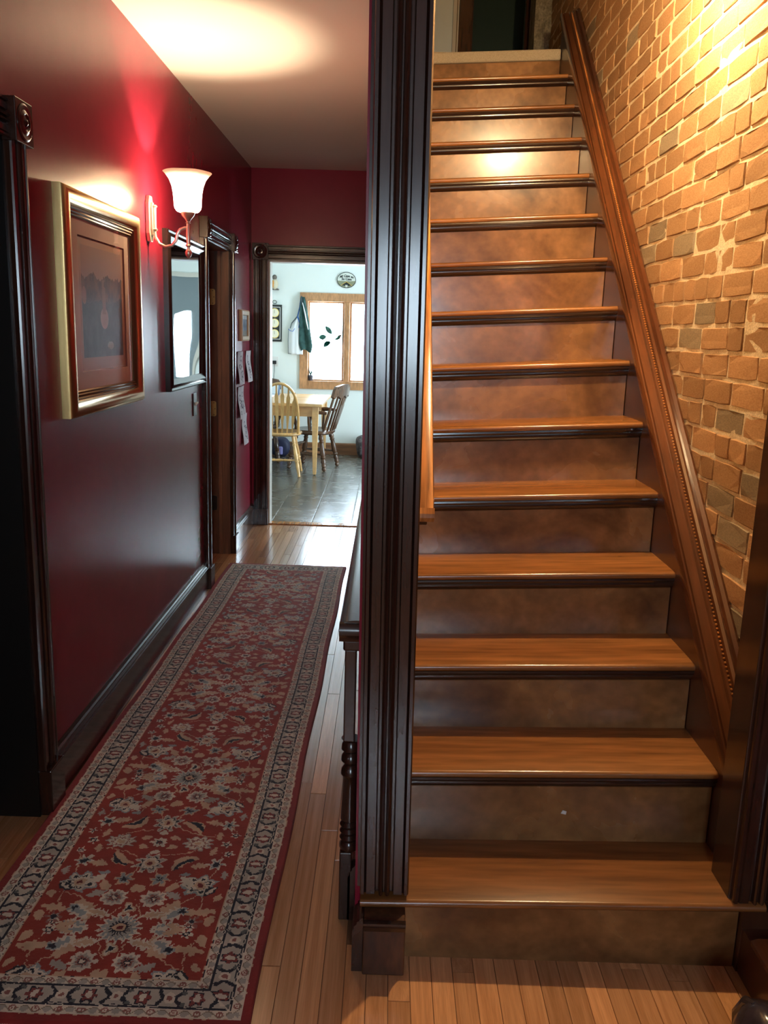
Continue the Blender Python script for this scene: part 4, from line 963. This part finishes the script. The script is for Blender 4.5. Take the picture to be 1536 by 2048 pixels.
# table
tb = thing('kitchen_table', 'pale wooden kitchen table with tapered legs under the window wall', 'table', (-.93, 6.38, 0))
MB().box(-.50, .475, -.465, .46, .485, .507).build('tabletop', 'table_pine', tb, bevel=.005)
for a, b, c_, d_ in ((-.44, .42, -.435, -.420), (-.44, .42, .405, .420), (-.445, -.43, -.43, .41), (.415, .43, -.43, .41)): MB().box(a, b, c_, d_, .415, .485).build('apron', 'table_pine', tb)
for sxx in (-.445, .425):
    for syy in (-.425, .415):
        r1, r2 = .022, .012; cx, cy = sxx, syy
        m = MB(); m.hexa([(cx - r2, cy - r2, 0.006), (cx + r2, cy - r2, 0.006), (cx + r2, cy + r2, 0.006), (cx - r2, cy + r2, 0.006), (cx - r1, cy - r1, .40), (cx + r1, cy - r1, .40), (cx + r1, cy + r1, .40), (cx - r1, cy + r1, .40)])
        m.box(cx - r1, cx + r1, cy - r1, cy + r1, .40, .486); lg = m.build('leg', 'table_pine', tb, bevel=.002)
        MB().lathe([(0, .007), (1, .008)], (cx, cy, 0), (cx, cy, .007), 8).build('glide', 'screw', lg)
# dark captain chairs
def captain(loc, rz, label):
    c_ = thing('captain_chair', label, 'chair', loc, rz)
    SH = .292
    m = MB(); n = 28; top = [(math.copysign(abs(math.cos(2 * math.pi * k / n)) ** .7, math.cos(2 * math.pi * k / n)) * .158, math.copysign(abs(math.sin(2 * math.pi * k / n)) ** .75, math.sin(2 * math.pi * k / n)) * .150) for k in range(n)]
    V = [(a * .92, b * .92, SH - .032) for a, b in top] + [(a, b, SH - .02) for a, b in top] + [(a, b, SH - .006) for a, b in top] + [(a * .94, b * .94, SH) for a, b in top] + [(a * .5, b * .5, SH - .010) for a, b in top]
    m.add(V, [(k * n + i, k * n + (i + 1) % n, (k + 1) * n + (i + 1) % n, (k + 1) * n + i) for k in range(4) for i in range(n)] + [tuple(range(n)), tuple(range(4 * n, 5 * n))])
    m.build('seat', 'brown_chair', c_, smooth=True, ang=45)
    lg = {}
    for sxx in (-1, 1):
        for syy in (-1, 1):
            a, b = Vector((sxx * .105, syy * .095, SH - .025)), Vector((sxx * .142, syy * .138, .030)); lg[(sxx, syy)] = (a, b)
            l_ = MB().lathe(legturn('captain'), a, b, 12).build('leg', 'brown_chair', c_, smooth=True)
            MB().sphere((b.x, b.y, .0165), .0165, 10, 8).build('caster', 'brown_chair', l_, smooth=True)
    P_ = lambda sg, t: lg[sg][0].lerp(lg[sg][1], t)
    for sxx in (-1, 1): MB().lathe([(0, .006), (.3, .010), (.5, .014), (.7, .010), (1, .006)], P_((sxx, -1), .62), P_((sxx, 1), .62), 10).build('stretcher', 'brown_chair', c_, smooth=True)
    MB().lathe([(0, .006), (.3, .010), (.5, .014), (.7, .010), (1, .006)], P_((-1, 1), .38), P_((1, 1), .38), 10).build('stretcher', 'brown_chair', c_, smooth=True)
    # back: flat posts and slats leaning back (towards -y), shaped crest
    for k in range(6):
        xx = -.125 + .05 * k; wd = .014 if k in (0, 5) else .0115
        y0 = -.122 - .02 * (1 - (xx / .125) ** 2); lean_ = .085; m = MB(); vs_ = []
        for h_, ww in ((0, .8), (.10, .7), (.16, 1.0), (.55, 1.15), (.66, 1.1), (.72, .6), (.80, .75), (1, .6)):
            zz = SH - .006 + .265 * h_; yy = y0 - lean_ * h_; xc = xx * (1 + .10 * h_)
            vs_ += [(xc - wd * ww, yy - .006, zz), (xc + wd * ww, yy - .006, zz), (xc + wd * ww, yy + .006, zz), (xc - wd * ww, yy + .006, zz)]
        m.add(vs_, [(i * 4 + q_, i * 4 + (q_ + 1) % 4, (i + 1) * 4 + (q_ + 1) % 4, (i + 1) * 4 + q_) for i in range(7) for q_ in range(4)])
        m.build('slat', 'brown_chair', c_)
    m = MB(); N_ = 18; vs_ = []
    for i in range(N_ + 1):
        t = i / N_; xx = -.165 + .33 * t; yc = -.200 - .026 * (1 - (2 * t - 1) ** 2); lo = .540 - .012 * math.cos(2 * math.pi * t * 3) - .004; hi = .612 + .018 * math.sin(math.pi * t); 
        if i in (0, N_): hi -= .022; lo += .018
        vs_ += [(xx, yc - .012, lo), (xx, yc + .010, lo), (xx, yc - .004, hi), (xx, yc - .024, hi)]
    m.add(vs_, [(i * 4 + q_, i * 4 + (q_ + 1) % 4, (i + 1) * 4 + (q_ + 1) % 4, (i + 1) * 4 + q_) for i in range(N_) for q_ in range(4)] + [(0, 1, 2, 3), (N_ * 4 + 3, N_ * 4 + 2, N_ * 4 + 1, N_ * 4)])
    m.build('crest_rail', 'brown_chair', c_, smooth=True, ang=50)
    for sxx in (-1, 1):
        arm = [(sxx * .135, -.150, .425), (sxx * .162, -.08, .428), (sxx * .172, 0, .424), (sxx * .168, .075, .418), (sxx * .160, .118, .410)]
        f = []
        for i in range(4):
            for t in (0, .5): f.append(Vector(arm[i]).lerp(Vector(arm[i + 1]), t))
        f.append(Vector(arm[-1])); am = MB().tube(f, [.012, .012, .013, .014, .015, .016, .018, .019, .014], 10).build('arm', 'brown_chair', c_, smooth=True)
        MB().lathe([(0, .008), (.2, .012), (.3, .008), (.55, .014), (.75, .009), (.85, .012), (1, .008)], (sxx * .136, .082, SH - .01), (sxx * .164, .090, .412), 10).build('arm_post', 'brown_chair', am, smooth=True)
        MB().lathe([(0, .007), (.5, .010), (1, .007)], (sxx * .140, -.02, SH - .01), (sxx * .168, -.02, .418), 10).build('arm_spindle', 'brown_chair', am, smooth=True)
    return c_
captain((-.545, 6.305, 0), math.radians(74), 'dark brown captain chair with arms at the right end of the table')
captain((-.99, 6.60, 0), math.radians(188), 'dark brown captain chair half hidden behind the light oak chair')

def cloth_sheet(name, mat, parent, P, nu=14, nv=20, th=.0015):
    vs_ = [P(i / nu, j / nv) for j in range(nv + 1) for i in range(nu + 1)]
    fs = [(j * (nu + 1) + i, j * (nu + 1) + i + 1, (j + 1) * (nu + 1) + i + 1, (j + 1) * (nu + 1) + i) for j in range(nv) for i in range(nu)]
    o = MB().add(vs_, fs).build(name, mat, parent, smooth=True, ang=80)
    so = o.modifiers.new('thickness', 'SOLIDIFY'); so.thickness = th * S; return o
# bags hung at the window corner
hb = thing('tote_bag', 'white tote bag with blue straps hanging at the window corner', 'bag', (-.760, KY - .018, .812))
def PT(s_, t_):
    wtop = .16 + .84 * min(1, (1 - t_) / .42) ** .8; x_ = (s_ - .5) * .118 * wtop + .035 * max(0, t_ - .5)
    return (x_, -.012 - .018 * math.sin(math.pi * s_) * (1 - t_ * .5) + .003 * math.sin(s_ * 18), .30 * t_)
cloth_sheet('front_panel', 'cloth_white', hb, PT)
cloth_sheet('back_panel', 'cloth_white', hb, lambda s_, t_: (PT(s_, t_)[0], .006, PT(s_, t_)[2]))
for dx, q in ((-.045, 0), (.02, .006)):
    pts = [(dx, -.02, .205 - q), (dx + .012, -.022, .245), (.014, -.020, .30), (.030, -.016, .37), (.038, -.010, .445)]
    MB().tube(pts, [.003, .004, .006, .005, .004], 8).build('strap', 'cloth_blue' if q else 'cloth_grey', hb, smooth=True)
MB().tube([(-.058, -.021, .20), (-.045, -.024, .185), (-.022, -.026, .182), (-.008, -.024, .205)], .0022, 6).build('trim_cord', 'cloth_blue', hb, smooth=True)
m = MB(); m.tube([(-.060, -.017, .20), (-.062, -.016, .1), (-.060, -.016, .002), (-.03, -.024, .002)], .0014, 6).build('piping', 'cloth_grey', hb, smooth=True)
ap = thing('hanging_apron', 'dark teal cloth hanging beside the white tote bag', 'cloth', (-.680, KY - .030, .840))
def PA(s_, t_):
    wt = .030 + .088 * (1 - t_) ** .8 * (1 if t_ > .12 else .6 + .4 * t_ / .12); return ((s_ - .5) * wt - .032 * t_ + .006, -.012 - .014 * math.sin(s_ * 9 + t_ * 2) * (1 - .6 * t_), .425 * t_ + .012 * math.sin(s_ * 5) * (1 - t_))
cloth_sheet('cloth', 'cloth_teal', ap, PA, 18, 22)
MB().tube([(-.030, -.012, .36), (-.034, -.014, .40), (-.036, -.004, .432)], [.006, .007, .005], 8).build('loop', 'cloth_grey', ap, smooth=True)
MB().tube([(-.026, -.020, .38), (-.006, -.024, .30), (.010, -.024, .22), (.022, -.022, .17)], [.003, .005, .005, .003], 8).build('pale_tie', 'cloth_white', ap, smooth=True)
# weather station with three dials
ws_ = thing('weather_station', 'black wall barometer panel with three cream dials and ring hanger', 'barometer', (-.930, KY, .908))
MB().box(-.055, .055, -.014, 0, 0, .292).build('panel', 'baro_black', ws_, bevel=.003)
m = MB(); t_ = .004
for a, b, c_, d_ in ((-.043, .043, .018, .022), (-.043, .043, .270, .274), (-.043, -.039, .018, .274), (.039, .043, .018, .274)): m.box(a, b, -.017, -.013, c_, d_)
m.build('inlay', 'white_plastic', ws_)
for k, zz in enumerate((.062, .146, .228)):
    o = MB().lathe([(0, .036), (.6, .036), (1, .030)], (-.004, -.013, zz), (-.004, -.021, zz), 24).build('dial_rim', 'bright_brass', ws_, smooth=True)
    MB().lathe([(0, .0305), (1, .0295)], (-.004, -.0185, zz), (-.004, -.0225, zz), 24).build('dial_face', 'dial_face', o)
    MB().box(-.005, -.003, -.0235, -.0226, zz - .004, zz + .022).build('needle', 'ink', o)
ring = [(-.004 + .016 * math.cos(a), -.006, .312 + .012 * math.sin(a)) for a in [2 * math.pi * k / 16 for k in range(17)]]
MB().tube(ring, .0022, 6).build('hanging_ring', 'baro_black', ws_, smooth=True)
# bird figure on the wall
bd_ = thing('bird_figurine', 'carved bird with orange wing mounted high on the kitchen wall', 'figurine', (-.925, KY - .03, 1.318))
MB().sphere((-.004, -.012, .038), .032, 14, 10, (.85, .8, 1.35)).build('body', 'bird_cream', bd_, smooth=True)
MB().sphere((-.016, -.026, .040), .024, 12, 8, (.9, .5, 1.2)).build('wing', 'bird_orange', bd_, smooth=True)
MB().sphere((-.006, -.012, .092), .019, 12, 8, (1, 1, 1.1)).build('head', 'bird_grey', bd_, smooth=True)
MB().lathe([(0, .008), (.6, .005), (1, .001)], (-.018, -.014, .094), (-.046, -.016, .084), 8).build('beak', 'bird_grey', bd_, smooth=True)
MB().box(-.030, .026, -.022, .032, -.006, .006).build('perch', 'bird_grey', bd_, bevel=.003)
# oval plaque with lettering
pq = thing('oval_plaque', 'oval welcome plaque reading Mi Casa es Su Casa above the window', 'plaque', (-.361, KY, 1.407))
m = MB(); ell = [(.076 * math.cos(2 * math.pi * k / 40), .062 * math.sin(2 * math.pi * k / 40)) for k in range(40)]
m.prism(ell, (0, 0, 0), (0, -.010, 0), (1, 0, 0), (0, 0, 1)); m.build('rim', 'ink', pq, smooth=True)
ring_n = 18
H2, W2 = 60, 72; im = np.zeros((H2, W2, 3)); im[:] = C(214, 218, 208)
yy, xx = np.mgrid[0:H2, 0:W2]; t2 = 1 - yy / H2; s2_ = xx / W2
im[t2 < .44] = C(150, 150, 120); im[(t2 < .44) & (((xx + yy) % 6) < 2)] = C(96, 104, 88)
im[(t2 < .38) & (np.abs(s2_ - .5) < .30 * (.40 - t2) / .25 + .02) & (t2 > .10)] = C(40, 44, 44)
im[(np.abs(np.abs(s2_ - .5) - (.40 - t2) * 1.2) < .02) & (t2 < .42)] = C(206, 168, 70); im[(t2 < .18) & (np.abs(s2_ - .5) < .08)] = C(206, 206, 196)
def PE(s_, t_):
    a, b = 2 * s_ - 1, 2 * t_ - 1; return (.071 * a * math.sqrt(max(0, 1 - b * b / 2)), -.0112, .057 * b * math.sqrt(max(0, 1 - a * a / 2)))
paint_panel('picture_face', 'plaque_print', pq, im, PE)
def lettering(txt, size, parent, loc, bend):
    cu = bpy.data.curves.new('lettering', 'FONT'); cu.body = txt; cu.size = size * S; cu.align_x = 'CENTER'; cu.extrude = .0008 * S; cu.shear = .25; cu.offset = .0006 * S
    t_ = bpy.data.objects.new('lettering_source', cu); col.objects.link(t_); bpy.context.view_layer.update()
    me = bpy.data.meshes.new_from_object(t_.evaluated_get(bpy.context.evaluated_depsgraph_get())); bpy.data.objects.remove(t_); bpy.data.curves.remove(cu)
    for v_ in me.vertices:
        x_, y_, z_ = v_.co; v_.co = (x_, -z_, y_ - bend * x_ * x_)
    me.materials.clear(); me.materials.append(MATS['ink']); o = bpy.data.objects.new('lettering', me); col.objects.link(o); o.parent = parent; o.location = Vector(loc) * S
lettering('Mi Casa es', .0255, pq, (0, -.0124, .024), 2.4)
lettering('Su Casa', .0255, pq, (0, -.0124, .000), 1.0)
# outlet with plug
ot = thing('power_outlet', 'white wall outlet with black plug and cord above the table', 'outlet', (-.928, KY, .722))
MB().box(-.025, .025, -.004, 0, -.012, .068).build('plate', 'white_plastic', ot, bevel=.001)
MB().box(-.020, .010, -.030, -.004, .006, .034).build('plug', 'black_plastic', ot, bevel=.003)
MB().tube([(-.005, -.018, .008), (-.006, -.020, -.04), (-.012, -.022, -.12), (-.02, -.022, -.20)], .0022, 6).build('cord', 'black_plastic', ot, smooth=True)
# things on the table and sill
bk = thing('open_binder', 'blue covered open binder standing on the far left of the table', 'binder', (-.98, 6.62, .507), math.radians(-8))
MB().hexa([(-.16, 0, 0), (.14, 0, 0), (.14, .012, 0), (-.16, .012, 0), (-.16, .030, .085), (.14, .030, .085), (.14, .042, .085), (-.16, .042, .085)]).build('cover', 'blue_cover', bk, bevel=.002)
MB().box(-.15, .13, -.16, -.004, 0, .008).build('pages', 'page_paper', bk)
MB().hexa([(-.15, -.002, .010), (.13, -.002, .010), (.13, 0, .010), (-.15, 0, .010), (-.15, .026, .076), (.13, .026, .076), (.13, .028, .076), (-.15, .028, .076)]).build('inside_page', 'page_paper', bk)
pt = thing('sill_pot', 'small dark pot in the left corner of the window sill', 'pot', (-.640, KY + .012, WN[2]))
MB().lathe([(0, .014), (.6, .019), (.62, .022), (.85, .022), (1, .018)], (0, 0, 0), (0, 0, .050), 16).build('pot_body', 'terracotta', pt, smooth=True)
for k in range(5):
    a = k * 1.3; MB().tube([(0, 0, .045), (.010 * math.cos(a), .010 * math.sin(a), .072), (.020 * math.cos(a), .010 * math.sin(a), .088 + .006 * k)], [.004, .005, .001], 6).build('leaf', 'cloth_teal', pt, smooth=True)
# stained glass leaves hung in the left pane
sg = thing('suncatcher', 'green stained glass leaf ornament hanging in the left window pane', 'ornament', (-.470, KY + .018, 1.0))
def leafshape(L_, w_, ang, c0):
    pts = [(L_ * t, w_ * math.sin(math.pi * t) ** .8) for t in [k / 8 for k in range(9)]]; pts += [(a, -b) for a, b in pts[-2:0:-1]]
    ca, sa = math.cos(ang), math.sin(ang); return [(c0[0] + a * ca - b * sa, c0[1] + a * sa + b * ca) for a, b in pts]
for L_, w_, an, c0 in ((.085, .020, 2.3, (0, -.02)), (.065, .022, 3.3, (-.045, -.04)), (.075, .018, .75, (-.07, -.125)), (.060, .018, 3.4, (-.01, -.085)), (.055, .010, .35, (.02, -.062)), (.045, .010, .5, (.04, -.045))):
    MB().prism(leafshape(L_, w_, an, c0), (0, 0, 0), (0, .003, 0), (1, 0, 0), (0, 0, 1)).build('glass_leaf', 'leaf_glass', sg)
MB().tube([(.085, .001, .10), (.088, .001, 0), (.085, .001, -.10)], .003, 6).build('wire_rod', 'cloth_teal', sg); MB().tube([(.085, .001, .10), (.06, .001, .104)], .003, 6).build('wire_hook', 'cloth_teal', sg)
MB().tube([(.03, .001, .104), (.01, .001, -.02), (-.05, .001, -.06), (.04, .001, -.05), (.086, .001, -.03)], .0018, 6).build('lead_line', 'cloth_teal', sg)
# bags on the kitchen floor
def lump(name, mat, parent, c0, r, sc, seed, p=.7):
    m = MB(); m.sphere((0, 0, 0), 1, 20, 14); rr = random.Random(seed); ph = [rr.uniform(0, 6) for _ in range(6)]
    def w_(x, y, z):
        f = lambda q: math.copysign(abs(q) ** p, q)
        k = 1 + .05 * math.sin(5 * x + ph[0]) * math.sin(4 * z + ph[1]) + .04 * math.sin(7 * y + ph[2] + 3 * z)
        return (c0[0] + f(x) * r * sc[0] * k, c0[1] + f(y) * r * sc[1] * k, c0[2] + f(z) * r * sc[2] * k)
    m.warp(w_); return m.build(name, mat, parent, smooth=True, ang=80)
b1 = thing('navy_backpack', 'navy bag slumped against the wall under the table', 'bag', (-.865, 6.86, 0)); lump('body', 'navy_bag', b1, (0, 0, .075), .08, (1.0, .8, .94), 1); MB().box(-.02, .03, -.085, -.06, .02, .085).build('pocket', 'lilac_cloth', b1, bevel=.008)
b2 = thing('grey_backpack', 'dark grey patterned bag standing by the kitchen wall at right', 'bag', (-.165, 6.90, 0)); lump('body', 'grey_bag', b2, (0, 0, .094), .09, (.95, .9, 1.05), 2)
MB().tube([(-.03, -.03, .17), (-.02, -.03, .205), (.02, -.03, .205), (.03, -.03, .17)], .006, 8).build('handle', 'black_plastic', b2, smooth=True); MB().box(-.05, .05, -.088, -.07, .03, .10).build('pocket', 'grey_bag', b2, bevel=.01)

# ------------------------------------------------------------------ dark glossy bag at the lower right corner
lb = thing('leather_bag', 'dark glossy leather bag slumped on the floor by the right baseboard', 'bag', (.550, .985, 0), 0)
lump('body', 'leather', lb, (0, 0, .060), .060, (.74, 1.05, .98), 5, .8)
MB().tube([(-.020, .02, .112), (-.022, .042, .100), (-.024, .060, .065), (-.020, .066, .02)], [.006, .008, .008, .005], 8).build('strap', 'leather', lb, smooth=True)

# ------------------------------------------------------------------ upstairs
UZ = 2.030
struct(MB().box(-.70, BX, nose(NT + 1)[0] + .03, 5.0, UZ - .05, UZ - .012), 'floor_upper', 'carpet')
us = MB(); us.box(-.75, -.70, 3.3, 5.0, UZ - .05, 3.3); us.box(-.70, BX + .05, 4.95, 5.0, UZ - .05, 3.3); us.box(-.70, -.02, 3.33, 3.37, UZ - .05, 3.3)
struct(us, 'wall_upper', 'upstairs_green')
struct(MB().box(-.75, BX + .1, 1.20, 5.0, 3.3, 3.34), 'ceiling_upper', 'ceiling_paint')
struct(MB().box(-.03, BX + .1, 1.20, 1.24, CZ, 3.3), 'wall_upper_front', 'cream_wall')
UY = 4.30; k = UY / 3.37
ud = MB(); ud.box(.02, .245, UY, UY + .02, UZ - .012, 3.2); d4 = struct(ud, 'door_4', 'door_white')
MB().box(.245, .272, UY - .012, UY + .02, UZ - .012, 3.2).build('white_stile', 'trim_white', d4); MB().box(.262, .2655, UY - .0125, UY, UZ - .012, 3.2).build('gap', 'screw', d4)
struct(MB().box(.276, .342, UY + .05, UY + .09, UZ - .012, 3.2), 'trim_9', 'dark_trim')
struct(MB().box(.585, .625, UY + .05, UY + .09, UZ - .012, 3.2), 'trim_10', 'dark_trim')
ch_ = MB(); nseg = 26; vv = vnoise(nseg + 1, 9, (12, 4), 61)
gridv = [(.590 + (.090) * i / 8, 4.08 - .022 * vv[j, i], UZ - .012 + 1.2 * j / nseg) for j in range(nseg + 1) for i in range(9)]
ch_.add(gridv, [(j * 9 + i, j * 9 + i + 1, (j + 1) * 9 + i + 1, (j + 1) * 9 + i) for j in range(nseg) for i in range(8)]); ch_.box(.592, .68, 4.085, 4.25, UZ - .012, 3.2)
struct(ch_, 'wall_chimney', 'stone')

# daylight portals at the openings
def portal(name, loc, rot, sx_, sy_):
    l = bpy.data.lights.new(name, 'AREA'); l.shape = 'RECTANGLE'; l.size = sx_ * S; l.size_y = sy_ * S; l.cycles.is_portal = True
    o = bpy.data.objects.new(name, l); col.objects.link(o); o.location = Vector(loc) * S; o.rotation_euler = rot
portal('portal_kitchen_window', ((WN[0] + WN[1]) / 2, KY + .09, (WN[2] + WN[3]) / 2), (-math.pi / 2, 0, 0), WN[1] - WN[0], WN[3] - WN[2])
portal('portal_added_door', (1.355, (PD[0] + PD[1]) / 2, (PD[2] + PD[3]) / 2), (0, math.pi / 2, 0), PD[3] - PD[2], PD[1] - PD[0])
portal('portal_front_door', ((GL[0] + GL[1]) / 2, FY - .09, (GL[2] + GL[3]) / 2), (math.pi / 2, 0, 0), GL[1] - GL[0], GL[3] - GL[2])

# white chip on the second riser
plain('chip', (0.75, 0.74, 0.72, 1), 0.6)
MB().prism([(-.005, -.002), (.004, -.004), (.005, .002), (-.002, .004)], (.335 - sx, nose(2)[0] + .0174 - sy, .176), (.335 - sx, nose(2)[0] + .0166 - sy, .176), (1, 0, 0), (0, 0, 1)).build('paint_chip', 'chip', stair)
